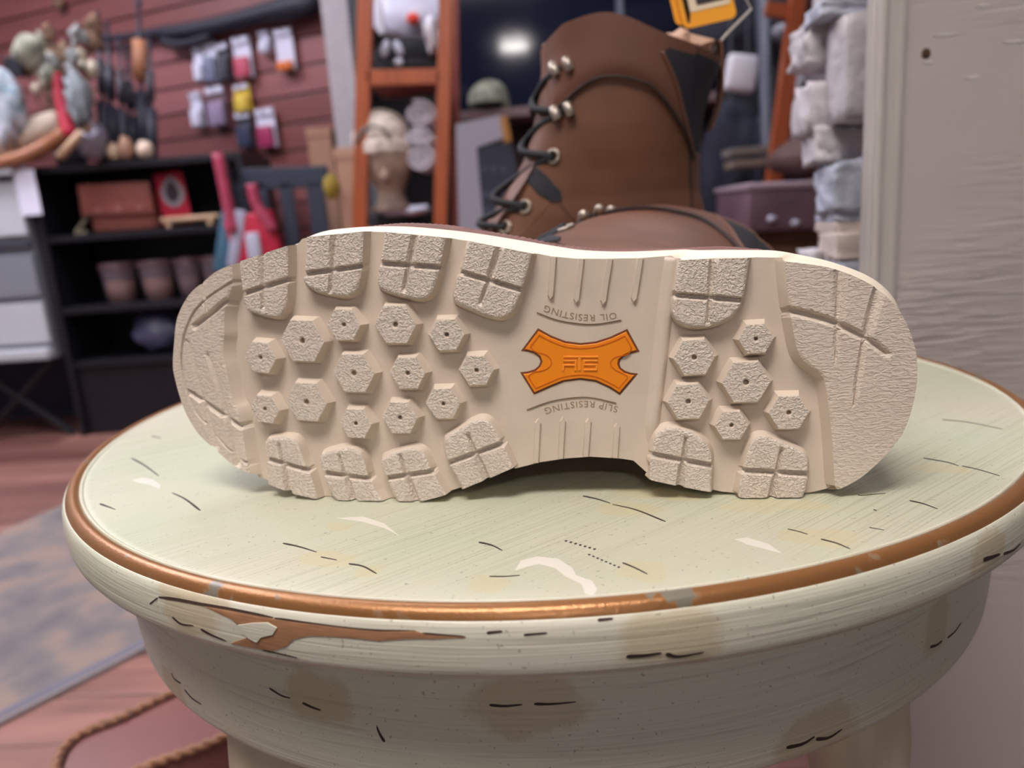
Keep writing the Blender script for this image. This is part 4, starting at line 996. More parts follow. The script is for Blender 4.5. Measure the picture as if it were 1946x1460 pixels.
# puff the collar above the seam a little
so = np.argsort(seamL)
def seam_at(L): return np.interp(L, seamL[so], seamH[so], left=0.30, right=0.30)
above = np.clip((UPL[..., 2] - seam_at(UPL[..., 0])) / 0.012, 0, 1) * (UPL[..., 0] > seamL.min())
UPL[..., 1] += np.sign(UPL[..., 1]) * 0.0022 * np.sin(np.clip(above, 0, 1) * np.pi * 0.5) * np.minimum(1, np.abs(UPL[..., 1]) / 0.02)
def tube_on(name, parent, tf, pts, r, m, n=8):
    return MB().add(*tubevf(tf(pts), r, n)).build(name, m, parent, True)
def make_upper(root, tf):
    R = len(hs); faces = {'upper': [], 'collar': [], 'collar_padding': []}
    for i in range(R - 1):
        for j in range(NT):
            k = (j + 1) % NT
            c = (UPL[i, j] + UPL[i + 1, k]) / 2
            q = (i * NT + j, i * NT + k, (i + 1) * NT + k, (i + 1) * NT + j)
            inpad = inside(np.array([[c[0], c[2]]]), pad)[0]
            key = 'collar_padding' if inpad else 'collar' if (c[2] > seam_at(c[0]) and c[0] > seamL.min()) else 'upper'
            faces[key].append(q)
    V = tf(UPL.reshape(-1, 3))
    for nm, mm in (('upper', m_lea), ('collar', m_lea2), ('collar_padding', m_blk)):
        used = sorted({i for q in faces[nm] for i in q}); mp_ = {o: n for n, o in enumerate(used)}
        if used: obj(nm, V[used], [tuple(mp_[i] for i in q) for q in faces[nm]], mm, root, True)
    # rolled top edge and lining
    top_ = UPL[-1]; ctr = top_.mean(0); ringsI = []
    for d, dz in ((0.0, 0.0), (0.0016, 0.0022), (0.0045, 0.0016), (0.006, -0.004), (0.006, -0.05), (0.008, -0.10)):
        q = top_.copy(); v = q[:, :2] - ctr[:2]; ln = np.linalg.norm(v, axis=1, keepdims=True); q[:, :2] = ctr[:2] + v * (1 - d / ln); q[:, 2] += dz; ringsI.append(q)
    Vi = tf(np.concatenate(ringsI)); Fi = [(i * NT + j, i * NT + (j + 1) % NT, (i + 1) * NT + (j + 1) % NT, (i + 1) * NT + j) for i in range(5) for j in range(NT)] + [tuple(5 * NT + j for j in range(NT))]
    obj('lining', Vi, Fi, None, root, True, [m_lea2, m_lin], [0] * (2 * NT) + [1] * (3 * NT) + [1])
    for sd in (1, -1):
        side = lambda px, lift=0.0004, Y=0.106: on_side(*lh(px, Y), sd, lift)
        tube_on('collar_seam', root, tf, on_side(seamL, seamH, sd, 0.0022), 0.0013, m_seam)
        tube_on('padding_seam', root, tf, side(smooth_line([(1256, 100), (1285, 160), (1303, 215), (1326, 282)], 24), 0.0024), 0.0016, m_lea2)
        tube_on('back_seam', root, tf, side(smooth_line([(1312, 258), (1321, 290), (1323, 330), (1325, 365), (1326, 410), (1330, 470), (1336, 540)], 30), 0.0004), 0.0011, m_seam)
        for i, (x, y) in enumerate([(1052, 295), (997, 392), (958, 432), (925, 470), (890, 508)]):
            c = side([(x, y)], 0.0008)[0]; e = side([(x + 6, y + 2), (x - 4, y + 8)], 0.0008)
            t1_, t2_ = e[0] - c, e[1] - c; t1_ /= np.linalg.norm(t1_); nrm = np.cross(t1_, t2_); nrm /= np.linalg.norm(nrm); t2_ = np.cross(nrm, t1_)
            a = np.linspace(0, 2 * np.pi, 17)
            tube_on('eyelet', root, tf, c + 0.0047 * (np.cos(a)[:, None] * t1_ + np.sin(a)[:, None] * t2_), 0.0015, m_met)
        for (x, y) in [(1068, 124), (1070, 211)]:
            for dx in (-13, 12):
                c = side([(x + dx, y - dx * 0.25)], 0.003)[0]; d = side([(x + dx - 5, y - 11 - dx * 0.25), (x + dx + 4, y + 10 - dx * 0.25)], 0.0035)
                pts = np.array([d[0], c + np.array([0, sd * 0.0022, 0]), d[1]])
                tube_on('lace_hook', root, tf, smooth_line(pts, 10), 0.0038 if dx < 0 else 0.0034, m_met, 10)
        # black flex gusset, stitch rows
        gp = np.array([(1000, 342), (1018, 312), (1040, 332), (1066, 364), (1069, 380), (1050, 383), (1022, 366)], float)
        gl_, gh_ = lh(gp); q2 = np.stack([gl_, gh_], 1)
        g = np.stack(np.meshgrid(np.arange(q2[:, 0].min(), q2[:, 0].max(), .003), np.arange(q2[:, 1].min(), q2[:, 1].max(), .003)), -1).reshape(-1, 2)
        g = g[inside(g, q2)]; v2, f2 = cdt(q2, g); k = len(v2)
        Va = on_side(v2[:, 0], v2[:, 1], sd, 0.0012); Vb = on_side(v2[:, 0], v2[:, 1], sd, -0.002)
        Va[:, 2] += 0.0003 * np.sin(v2[:, 0] * 2200); cnt = {(t[i], t[(i + 1) % 3]) for t in f2 for i in range(3)}
        obj('flex_gusset', tf(np.vstack([Va, Vb])), list(f2) + [(e[0], e[0] + k, e[1] + k, e[1]) for e in cnt if (e[1], e[0]) not in cnt], m_blk, root)
        for line in ([(1042, 386), (1020, 412), (985, 446), (940, 500)], [(1064, 388), (1090, 418), (1130, 462), (1160, 520)]):
            L_ = smooth_line(line, 44)
            mb = MB()
            for i in range(0, len(L_) - 1, 2): mb.add(*tubevf(tf(side(L_[i:i + 2], 0.0006)), 0.00045, 5))
            mb.build('stitching', m_st if line[0][0] == 1042 else m_seam, root)
    # tongue and laces across the front
    hz = np.linspace(.10, .258, 20); lf = ring_par(np.minimum(hz, .262))[0]
    Vt = []
    for i, h in enumerate(hz):
        for w in np.linspace(-1, 1, 9): Vt.append((lf[i] + 0.0015 + 0.010 * w * w, 0.030 * w, h - 0.004 * w * w * (h > .25)))
    Vt = np.array(Vt); nb = Vt.copy(); nb[:, 0] += 0.004
    Ft = [(i * 9 + j, i * 9 + j + 1, (i + 1) * 9 + j + 1, (i + 1) * 9 + j) for i in range(19) for j in range(8)]; n_ = len(Vt)
    obj('tongue', tf(np.vstack([Vt, nb])), Ft + [tuple(n_ + i for i in q)[::-1] for q in Ft] + [(19 * 9 + j, 19 * 9 + j + 1, n_ + 19 * 9 + j + 1, n_ + 19 * 9 + j) for j in range(8)], m_lea2, root, True)
    hk = [(958, 432), (997, 392), (1052, 295), (1070, 211), (1068, 124)]
    for i in range(4):
        for sd in (1, -1):
            a = on_side(*lh([hk[i]]), sd, 0.002)[0]; b_ = on_side(*lh([hk[i + 1]]), -sd, 0.002)[0]
            f1 = np.array([ring_par(a[2])[0] - 0.0002, sd * 0.017, a[2] + 0.25 * (b_[2] - a[2])]); f2_ = np.array([ring_par(b_[2])[0] - 0.0002 - 0.001 * sd, -sd * 0.017, a[2] + 0.75 * (b_[2] - a[2])])
            tube_on('lace', root, tf, smooth_line([a, f1, f2_, b_], 24), 0.0030, m_lace, 8)
    # pull tab at the back
    lb = 0.293; zt = 0.236
    pts = smooth_line([(lb - .002, 0, zt - .055), (lb + .006, 0, zt - .03), (lb + .007, 0, zt), (lb + .005, 0, zt + .012), (lb - .003, 0, zt + .006), (lb - .005, 0, zt - .02)], 30)
    mb = MB(); T = pts.copy(); k = len(T); wv = 0.009
    V_ = np.vstack([T + [0, wv, 0], T - [0, wv, 0], T + [0.0018, wv, 0.001], T + [0.0018, -wv, 0.001]])
    F_ = [(i, i + 1, k + i + 1, k + i) for i in range(k - 1)] + [(2 * k + i, 3 * k + i, 3 * k + i + 1, 2 * k + i + 1) for i in range(k - 1)] + [(i, 2 * k + i, 2 * k + i + 1, i + 1) for i in range(k - 1)] + [(k + i, k + i + 1, 3 * k + i + 1, 3 * k + i) for i in range(k - 1)]
    obj('pull_tab', tf(V_), F_, m_lea, root, True)
make_upper(boot1, world_A)
boot2 = thing('work_boot', B0 + np.array([0.16, 0, 0]), 'brown leather work boot standing upright behind the sole, black laces and metal hooks', 'boot', 'pair of brown work boots')
make_upper(boot2, world_B)
# sole of the standing boot: lugged tread, midsole, welt
def foot_outline(grow, n=160):
    t = np.linspace(0, 2 * np.pi, n, endpoint=False); p = upper_pt(t, np.full(n, 0.030)); c = np.array([0.157, 0])
    q = p[:, :2].copy(); d = q - c; ln = np.linalg.norm(d, axis=1, keepdims=True); return c + d * (1 + grow / ln)
def slab(name, levels, m, parent):
    rs_ = [np.column_stack([foot_outline(g), np.full(160, z)]) for g, z in levels]; V = world_B(np.concatenate(rs_))
    F = [(i * 160 + j, i * 160 + (j + 1) % 160, (i + 1) * 160 + (j + 1) % 160, (i + 1) * 160 + j) for i in range(len(rs_) - 1) for j in range(160)]
    F += [tuple(range(159, -1, -1)), tuple((len(rs_) - 1) * 160 + j for j in range(160))]
    return obj(name, V, F, m, parent, True)
slab('welt', [(0.004, .0180), (0.006, .0184), (0.006, .0222), (0.004, .0226)], m_welt, boot2)
os2 = slab('outsole', [(0.001, .0050), (0.002, .0075), (0.0045, .0130), (0.0045, .0178)], m_side, boot2)
fo = foot_outline(0.0005, 160)
for k in range(26):
    i0 = int(k * 160 / 26); i1 = int((k + 0.72) * 160 / 26); idx = np.arange(i0, i1 + 1) % 160
    P = fo[idx]; C_ = np.array([0.157, 0]); inn = C_ + (P - C_) * np.clip(1 - 0.020 / np.linalg.norm(P - C_, axis=1, keepdims=True), 0, 1)
    n = len(idx); V = np.vstack([np.column_stack([P, np.full(n, .0055)]), np.column_stack([inn, np.full(n, .0055)]), np.column_stack([P, np.full(n, 0.0)]), np.column_stack([inn, np.full(n, 0.0)])])
    F = [(i, i + 1, 2 * n + i + 1, 2 * n + i) for i in range(n - 1)] + [(n + i, 3 * n + i, 3 * n + i + 1, n + i + 1) for i in range(n - 1)] + [(2 * n + i, 2 * n + i + 1, 3 * n + i + 1, 3 * n + i) for i in range(n - 1)] + [(0, 2 * n, 3 * n, n), (n - 1, 2 * n - 1, 4 * n - 1, 3 * n - 1)]
    obj('tread_lug', world_B(V), F, m_sole, os2)

# ------------------------------------------------------------------ hang tags and stuffing paper of the standing boot
YT = 0.165
def card(px, Y, m, name, parent, th=0.0008, dy=0.0):
    q = np.array([G(a, b, Y + dy) for a, b in px]); n = len(q); q2 = q + np.array([0, th, 0])
    return obj(name, np.vstack([q, q2]), [tuple(range(n)), tuple(range(2 * n - 1, n - 1, -1))] + [(i, n + i, n + (i + 1) % n, (i + 1) % n) for i in range(n)], m, parent)
m_yel = mat('yellow card', rgb(250, 170, 40), 0.5)
tagE = thing('hang_tag', G(1335, 55, YT), 'yellow cardboard hang tags hanging above the standing boot', 'tag')
def rcard(x0, y0, x1, y1, rot, r=12):
    c = np.array([(x0 + x1) / 2, (y0 + y1) / 2]); w, h_ = (x1 - x0) / 2, (y1 - y0) / 2; P = []
    for sx, sy, a0 in ((1, 1, 0), (-1, 1, 90), (-1, -1, 180), (1, -1, 270)):
        for a in np.radians(a0 + np.array([0, 30, 60, 90])): P.append((sx * (w - r) + r * math.cos(a), sy * (h_ - r) + r * math.sin(a)))
    P = np.array(P); a = math.radians(rot); R_ = np.array([[math.cos(a), -math.sin(a)], [math.sin(a), math.cos(a)]])
    return P @ R_.T + c
card(rcard(1270, -86, 1372, 40, -13), YT, m_yel, 'card', tagE, 0.0008, 0.004)
card(rcard(1284, -86, 1388, 46, -13), YT, m_yel, 'card', tagE, 0.0008)
card(rcard(1300, -70, 1380, 16, -13, 4), YT, mat('tag white', rgb(240, 220, 190), 0.5), 'printed_panel', tagE, 0.0003, -0.0004)
for k in range(5):
    card(rcard(1297 + k * 1.5, -40 + k * 3, 1303 + k * 1.5, 44 - k * 8, -13, 1), YT, mat('tag print', rgb(90, 60, 20), 0.6), 'small_print', tagE, 0.0002, -0.0005) if k < 3 else None
card(rcard(1322, -10, 1376, 4, -13, 3), YT, mat('tag print dark', rgb(50, 42, 44), 0.6), 'printed_mark', tagE, 0.0002, -0.0008)
card(rcard(1340, -40, 1352, 0, -13, 2), YT, MATS['tag print dark'], 'printed_mark', tagE, 0.0002, -0.0008)
MB().tube([G(1334, 121, YT - 0.02), G(1380, 66, YT - 0.01), G(1428, 17, YT)], 0.0011, 6).build('plastic_loop', mat('clear plastic tie', rgb(190, 180, 172), 0.3), tagE, True)
MB().tube(smooth_line([G(1428, 17, YT), G(1410, -10, YT), G(1350, -60, YT)], 10), 0.0006, 6).build('plastic_loop', MATS['clear plastic tie'], tagE, True)
g = np.random.default_rng(5); c = G(1285, 92, 0.165)
v, f = blobvf(c + np.array([0, 0, -0.012]), (0.027, 0.022, 0.022), 0.42, 5.0, 3, 3)
o = obj('stuffing_paper', v, f, mat('kraft paper', rgb(196, 160, 138), 0.8), None); tag(o, 'crumpled tan paper stuffed into the top of the standing boot', 'paper')

# ================================================================== the shop behind
def sc(P): return float((np.asarray(P) - CAM) @ FW) / FPX          # metres per pixel there
def bx(mb, cx, cy, w, h, Y, dep, bev=0.0, dy=0.0, rot=None):
    """upright box whose front face is centred on pixel (cx, cy) at depth Y; w, h in pixels"""
    P = G(cx, cy, Y); k = sc(P); return mb.box((P[0], Y + dep / 2 + dy, P[2]), (w * k, dep, h * k), rot, bev)
def part_box(name, parent, m, cx, cy, w, h, Y, dep, bev=0.003, rot=None): return bx(MB(), cx, cy, w, h, Y, dep, bev, 0, rot).build(name, m, parent)

M = dict(black=mat('matt black', rgb(20, 19, 27), 0.45, noise=0.1), white=mat('white laminate', rgb(190, 192, 198), 0.4), grey=mat('grey laminate', rgb(128, 130, 138), 0.45),
         paper=mat('paper', rgb(226, 222, 238), 0.7), tan=mat('tan leather', rgb(132, 72, 62), 0.5, noise=0.12, nscale=20), red=mat('crimson', rgb(190, 32, 62), 0.5), teal=mat('teal cloth', rgb(60, 96, 118), 0.7),
         wood=mat('pale wood', rgb(196, 160, 128), 0.55, noise=0.1, nscale=12), orange=mat('orange stained wood', rgb(170, 84, 46), 0.45, noise=0.15, nscale=10, stretch=(4, 4, 0.6)), redwood=mat('red stained wood', rgb(134, 62, 50), 0.5, noise=0.1),
         navy=mat('navy paint', rgb(44, 50, 66), 0.55), card=mat('kraft cardboard', rgb(158, 118, 96), 0.75, noise=0.06), yel=mat('mustard fabric', rgb(150, 128, 48), 0.8), silver=mat('clear plastic', rgb(206, 204, 222), 0.25),
         dkgrey=mat('dark grey plastic', rgb(58, 58, 68), 0.5), pink=mat('magenta print', rgb(150, 40, 84), 0.5), orn=mat('orange print', rgb(206, 104, 34), 0.5), knit=mat('beige knit', rgb(218, 202, 188), 0.9, noise=0.3, nscale=60, bump=0.8, bscale=160, bdist=0.006),
         fleece=mat('pale grey fleece', rgb(222, 216, 226), 0.95, noise=0.1, nscale=30, bump=0.5, bscale=80, bdist=0.004), skin=mat('mannequin foam', rgb(120, 96, 88), 0.7), blackcloth=mat('black cloth', rgb(22, 22, 28), 0.9, bump=0.4, bscale=80, bdist=0.004),
         camo=mat('camouflage cloth', rgb(96, 98, 84), 0.85, col2=rgb(170, 168, 150), nscale=22), brown=mat('brown bark', rgb(112, 84, 66), 0.85, noise=0.25, nscale=16), dkbrown=mat('dark brown', rgb(50, 30, 30), 0.7),
         glass=mat('jar glass', rgb(150, 130, 140), 0.1, alpha=0.55), fill=mat('jar contents', rgb(170, 112, 70), 0.7, noise=0.2, nscale=60), chalk=mat('chalkboard', rgb(52, 56, 72), 0.7, noise=0.12, nscale=14), frame=mat('grey wash frame', rgb(166, 162, 178), 0.6),
         screen=mat('black glass', rgb(24, 28, 46), 0.07, spec=0.3), purple=mat('plum plastic', rgb(110, 86, 96), 0.3, noise=0.2, nscale=14), bluebag=mat('blue grey plastic', rgb(84, 86, 116), 0.35, noise=0.25, nscale=18), steel=mat('dull steel', rgb(80, 82, 94), 0.5, metal=0.3),
         whitecl=mat('white cloth', rgb(226, 222, 230), 0.85, noise=0.06), dkblue=mat('dark indigo cloth', rgb(34, 36, 52), 0.85, noise=0.3, nscale=12, bump=0.4, bscale=30, bdist=0.01), rug=None)

# ---- black shelf unit with its contents
YS = 2.38; XL, XR = -1.905, -1.075; DEP = 0.33
zs = [1.055, 0.795, 0.515, 0.295]
su = thing('shelf_unit', ((XL + XR) / 2, YS + DEP / 2, 0), 'tall black open shelf unit against the red slat wall', 'shelf')
for x in (XL + 0.012, XR - 0.012): MB().box((x, YS + DEP / 2, 0.535), (0.024, DEP, 1.07), bev=0.002).build('side_panel', M['black'], su)
MB().box(((XL + XR) / 2, YS + DEP - 0.006, 0.535), (XR - XL - 0.05, 0.012, 1.06)).build('back_panel', M['black'], su)
for z in zs: MB().box(((XL + XR) / 2, YS + DEP / 2 - 0.004, z), (XR - XL - 0.05, DEP - 0.02, 0.026), bev=0.002).build('shelf_board', M['black'], su)
MB().box(((XL + XR) / 2, YS + 0.03, 0.14), (XR - XL - 0.05, 0.02, 0.275), bev=0.002).build('plinth', M['black'], su)
YI = YS + 0.07
def zpx(cx, cy, Y): return G(cx, cy, Y)[2]
# leather satchel
P = G(226, 395, YI); k = sc(P); zb = zs[1] + 0.0135
sat = thing('satchel', (P[0], YI + 0.06, zb), 'reddish brown leather satchel on the upper black shelf', 'bag')
hs_ = 92 * k
MB().box((P[0], YI + 0.06, zb + hs_ * 0.40), (124 * k, 0.10, hs_ * 0.80), bev=0.014).build('body', M['tan'], sat, True)
MB().box((P[0] - 4 * k, YI + 0.004, zb + hs_ * 0.66), (138 * k, 0.016, hs_ * 0.64), roty(0.03), 0.006).build('flap', mat('satchel flap', rgb(146, 82, 74), 0.45, noise=0.1), sat, True)
for dx in (-40, 0, 42): MB().box((P[0] + dx * k, YI - 0.006, zb + hs_ * 0.46), (10 * k, 0.006, 12 * k), bev=0.002).build('stud', mat('stud leather', rgb(160, 104, 98), 0.4), sat)
MB().tube(smooth_line([(P[0] - 60 * k, YI + 0.06, zb + hs_ * .75), (P[0] - 78 * k, YI + 0.03, zb + hs_ * .3), (P[0] - 92 * k, YI + 0.0, zb + 0.008), (P[0] - 66 * k, YI - 0.02, zb + 0.008)], 20), 0.006, 8).build('strap', mat('strap', rgb(150, 138, 112), 0.6), sat, True)
# red card with a diamond
P = G(321, 352, YI + 0.03); k = sc(P); zb2 = zs[1] + 0.0135 + 0.068
dc = thing('gift_card', (P[0], YI + 0.05, zs[1] + 0.0135), 'upright crimson card with a grey pointed drop design', 'card')
MB().box((P[0], YI + 0.05, zs[1] + 0.0135 + 0.109), (56 * k, 0.012, 0.212), roty(-0.07), 0.004).build('backing', M['red'], dc)
def drop(w, h, y, m, nm):
    a = np.linspace(0, 2 * np.pi, 28, endpoint=False); r_ = 1.0; x = np.sin(a) * (1 - 0.45 * np.maximum(0, np.cos(a)) ** 1.2); z = np.cos(a) * 1.15 + 0.1
    q = np.stack([P[0] + 2 * k + x * w * k / 2, np.full(28, y), P[2] - 14 * k + z * h * k / 2], 1); q2 = q + [0, 0.004, 0]
    obj(nm, np.vstack([q, q2]), [tuple(range(28))] + [(i, 28 + i, 28 + (i + 1) % 28, (i + 1) % 28) for i in range(28)], m, dc)
drop(46, 50, YI + 0.040, mat('pale grey print', rgb(160, 156, 166), 0.6), 'outer_drop'); drop(26, 34, YI + 0.036, mat('dark print', rgb(64, 50, 60), 0.6), 'inner_drop')
# pale wooden tray
P = G(358, 408, YI - 0.02); k = sc(P)
tr = thing('wooden_tray', (P[0], YI + 0.02, zs[1] + 0.0135), 'pale slatted wooden tray lying on the upper shelf', 'tray')
for j in range(3): MB().box((P[0], YI - 0.01 + 0.045 * j, zs[1] + 0.0135 + 0.030), (112 * k, 0.040, 0.022), bev=0.010).build('slat', M['wood'], tr, True)
for dx in (-40, 40): MB().box((P[0] + dx * k, YI + 0.035, zs[1] + 0.0135 + 0.0095), (0.02, 0.13, 0.019), bev=0.003).build('foot', M['wood'], tr)
# jars
for i, (cx, w) in enumerate([(217, 66), (291, 66), (352, 50), (403, 48)]):
    P = G(cx, 530, YI + 0.02); k = sc(P); zb = zs[2] + 0.0135; hj = 72 * k; r_ = w * k / 2
    j = thing('candle_jar', (P[0], YI + 0.06, zb), ['small jar of tan filling, leftmost on the lower black shelf', 'small jar of tan filling, second from the left on the lower shelf', 'small dark jar third from the left on the lower shelf', 'small dark jar nearest the sole on the lower shelf'][i], 'jar', 'jars on the lower shelf')
    MB().lathe((P[0], YI + 0.06, zb), [(r_ * .74, 0.002), (r_ * .78, hj * .30), (r_ * .80, hj * .56), (0, hj * .56)], 20).build('contents', M['fill'] if i < 2 else mat('dark contents', rgb(110, 76, 62), 0.7), j, True)
    MB().lathe((P[0], YI + 0.06, zb), [(r_ * .78, 0), (r_ * .86, hj * .4), (r_ * .95, hj * .8), (r_, hj * .93)], 20).build('glass', M['glass'], j, True)
    MB().lathe((P[0], YI + 0.06, zb), [(r_ * 1.02, hj * .90), (r_ * 1.04, hj), (r_ * .9, hj * 1.04), (0, hj * 1.05)], 20).build('lid', mat('jar lid', rgb(120, 92, 98), 0.3), j, True)
# plastic bundle on the bottom shelf
P = G(288, 650, YI); k = sc(P); v, f = blobvf((P[0], YI + 0.08, zs[3] + 0.0135 + 0.088), (46 * k, 0.09, 0.085), 0.2, 4.0, 3, 8)
v[:, 2] = np.maximum(v[:, 2], zs[3] + 0.0135)
tag(obj('plastic_bundle', v, f, M['bluebag'], None, True), 'crumpled blue grey plastic bundle on the bottom black shelf', 'bundle')
# red strap bag hanging at the right end of the shelf unit
P = G(470, 455, 2.25); k = sc(P)
rb = thing('shoulder_bag', (P[0], 2.27, P[2] - 60 * k), 'crimson shoulder bag with teal side hanging by its long strap', 'bag')
bx(MB(), 482, 462, 92, 110, 2.25, 0.05, 0.012, 0, roty(-0.15)).build('body', M['red'], rb, True)
bx(MB(), 432, 462, 44, 120, 2.26, 0.06, 0.014, 0, roty(0.30)).build('side_panel', M['teal'], rb, True)
bx(MB(), 448, 455, 22, 110, 2.245, 0.03, 0.008, 0, roty(0.30)).build('trim_panel', mat('pale panel', rgb(170, 166, 186), 0.6), rb, True)
bx(MB(), 482, 478, 26, 70, 2.235, 0.02, 0.006).build('pocket', mat('pale pocket', rgb(176, 176, 194), 0.6), rb, True)
for a in ([(413, 292), (425, 350), (436, 405), (445, 440)], [(478, 350), (486, 385), (500, 410), (520, 440)]):
    MB().tube(smooth_line([G(x, y, 2.25) for x, y in a], 16), 0.021, 8).build('strap', mat('strap red', rgb(168, 60, 86), 0.5, noise=0.2, nscale=30), rb, True)
bx(MB(), 430, 350, 26, 110, 2.30, 0.02, 0.004, 0, roty(-0.12)).build('back_panel', M['black'], rb)

# ---- white counter to the left
YC = 2.33
cw = thing('display_counter', (-2.45, YC + 0.25, 0), 'pale grey display counter on dark legs left of the black shelves', 'counter')
zt_, zb_ = 1.075, 0.335
MB().box((-2.485, YC + 0.27, (zt_ + zb_) / 2 - 0.02), (1.10, 0.46, zt_ - zb_ - 0.04)).build('body', M['grey'], cw)
MB().box((-2.485, YC + 0.25, zt_ - 0.015), (1.12, 0.52, 0.035), bev=0.004).build('counter_top', M['white'], cw)
for (z0, z1, m_) in ((0.82, 1.02, M['white']), (0.77, 0.80, M['dkgrey']), (0.40, 0.56, M['white']), (0.585, 0.745, M['grey'])):
    for x0, x1 in ((-3.02, -2.185), (-2.16, -1.935)): MB().box(((x0 + x1) / 2, YC + 0.033, (z0 + z1) / 2), (x1 - x0, 0.02, z1 - z0), bev=0.003).build('front_panel', m_, cw)
MB().box((-2.485, YC + 0.02, 0.358), (1.10, 0.05, 0.045), bev=0.01).build('bottom_rail', M['white'], cw)
bx(MB(), 52, 366, 40, 84, YC + 0.012, 0.003).build('notice', M['paper'], cw)
for x in (-2.85, -2.16):
    for s_ in (-1, 1): MB().tube([(x - 0.2 * s_, YC + 0.1, 0.34), (x + 0.2 * s_, YC + 0.1, 0.0)], 0.016, 8).build('leg', M['black'], cw)
MB().box((-2.485, YC + 0.45, 0.17), (1.08, 0.02, 0.33)).build('kick_panel', mat('indigo panel', rgb(34, 38, 62), 0.6), cw)

# ---- things standing on the counter and shelf unit
YD = 2.45
ZT = 1.0685
def stand(cx, Y): P = G(cx, 300, Y); return P[0]
# driftwood slab
L = smooth_line([G(-20, 282, YD - .05), G(40, 262, YD - .05), G(80, 246, YD - .05), G(118, 230, YD - .05)], 14); dz = 1.0755 - L[0][2] + 0.055
v, f = tubevf(L, [0.06, .062, .062, .06, .06, .058, .056, .055, .052, .05, .048, .045, .040][:len(L)] if len(L) <= 13 else np.linspace(.062, .04, len(L)), 14)
tag(obj('driftwood_slab', v, f, mat('bleached wood', rgb(196, 178, 160), 0.8, noise=0.15, nscale=10, bump=0.5, bscale=20, bdist=0.01), None, True), 'bleached wooden slab lying at a slant on the counter', 'wood')
v, f = tubevf([G(112, 300, YD - .16), G(170, 236, YD - .12)], 0.016, 8); tag(obj('wooden_stick', v, f, M['wood'], None, True), 'pale wooden stick leaning beside the red ribbon', 'stick')
v, f = tubevf(smooth_line([G(108, 140, YD - .06), G(112, 180, YD - .08), G(122, 220, YD - .09), G(134, 258, YD - .1)], 14), np.linspace(.014, .030, 15)[:len(smooth_line([G(0, 0, 1)] * 4, 14))], 8)
tag(obj('red_ribbon', v, f, M['red'], None, True), 'dark red ribbon hanging over the driftwood', 'ribbon')
v, f = tubevf(smooth_line([G(-10, 312, YD - .12), G(40, 300, YD - .12), G(90, 276, YD - .1), G(124, 252, YD - .1)], 14), 0.026, 10); tag(obj('wooden_bow', v, f, mat('amber wood', rgb(150, 96, 66), 0.5), None, True), 'amber brown curved wooden bow under the driftwood', 'wood')
# dried bouquet of antler and foliage
bq = thing('dried_bouquet', (G(110, 240, YD)[0], YD, ZT), 'dried bouquet of pods, twigs and pale leaves in a metal pot', 'bouquet')
gg_ = np.random.default_rng(3); base_p = G(120, 215, YD + .02)
MB().lathe((base_p[0], YD + .02, ZT), [(0.05, 0), (0.07, 0.10), (0.06, 0.20), (0.05, 0.2), (0.045, 0.03), (0, 0.03)], 20).build('pot', M['steel'], bq, True)
for i in range(36):
    tx, ty = gg_.uniform(35, 190), gg_.uniform(50, 190); e = G(tx, ty, YD + gg_.uniform(-.08, .08)); s0 = np.array([base_p[0] + gg_.uniform(-.03, .03), YD + .02, ZT + 0.16])
    MB().tube(smooth_line([s0, (s0 + e) / 2 + gg_.normal(size=3) * .02, e], 8), 0.004, 5).build('twig', M['brown'], bq, True)
    r_ = gg_.uniform(.010, .028); v, f = blobvf(e, (r_, r_, r_ * 1.4), 0.55, 5, 3, i)
    obj('pod' if i % 3 else 'leaf_cluster', v, f, [mat('pod tan', rgb(168, 138, 112), 0.7), mat('pod grey', rgb(150, 152, 150), 0.7), M['camo'], mat('pod pale', rgb(214, 200, 176), 0.4), M['brown']][i % 5], bq, True)
v, f = blobvf(G(55, 98, YD - .16), (0.055, 0.05, 0.06), 0.12, 3, 3, 4); tag(obj('camouflage_cap', v, f, M['camo'], None, True), 'pale camouflage cap above the driftwood slab', 'cap')
v, f = blobvf(G(150, 190, YD - .17), (0.035, 0.04, 0.085), 0.4, 5, 3, 14); tag(obj('grey_pouch', v, f, mat('grey green pouch', rgb(130, 136, 140), 0.7, noise=0.2, nscale=40), None, True), 'grey patterned pouch right of the red ribbon', 'pouch')
v, f = boxvf((30 * .0021, 0.03, 34 * .0021), 0.004); tag(obj('black_box', v + G(27, 128, YD), f, M['black'], None), 'small black box under the camouflage cap', 'box')
v, f = blobvf(G(12, 205, YD - .1), (0.06, 0.05, 0.13), 0.4, 5, 3, 21); tag(obj('patterned_cloth', v, f, mat('teal white cloth', rgb(214, 214, 224), 0.8, col2=rgb(70, 110, 120), nscale=16), None, True), 'white and teal patterned cloth at the left picture edge', 'cloth')
v, f = blobvf(G(175, 268, YD - .08), (0.045, 0.05, 0.07), 0.4, 6, 3, 31); tag(obj('silver_ornament', v, f, mat('tarnished silver', rgb(140, 134, 146), 0.3, metal=0.5, noise=0.3, nscale=30), None, True), 'tarnished silver ornament beside the wooden stick', 'ornament')
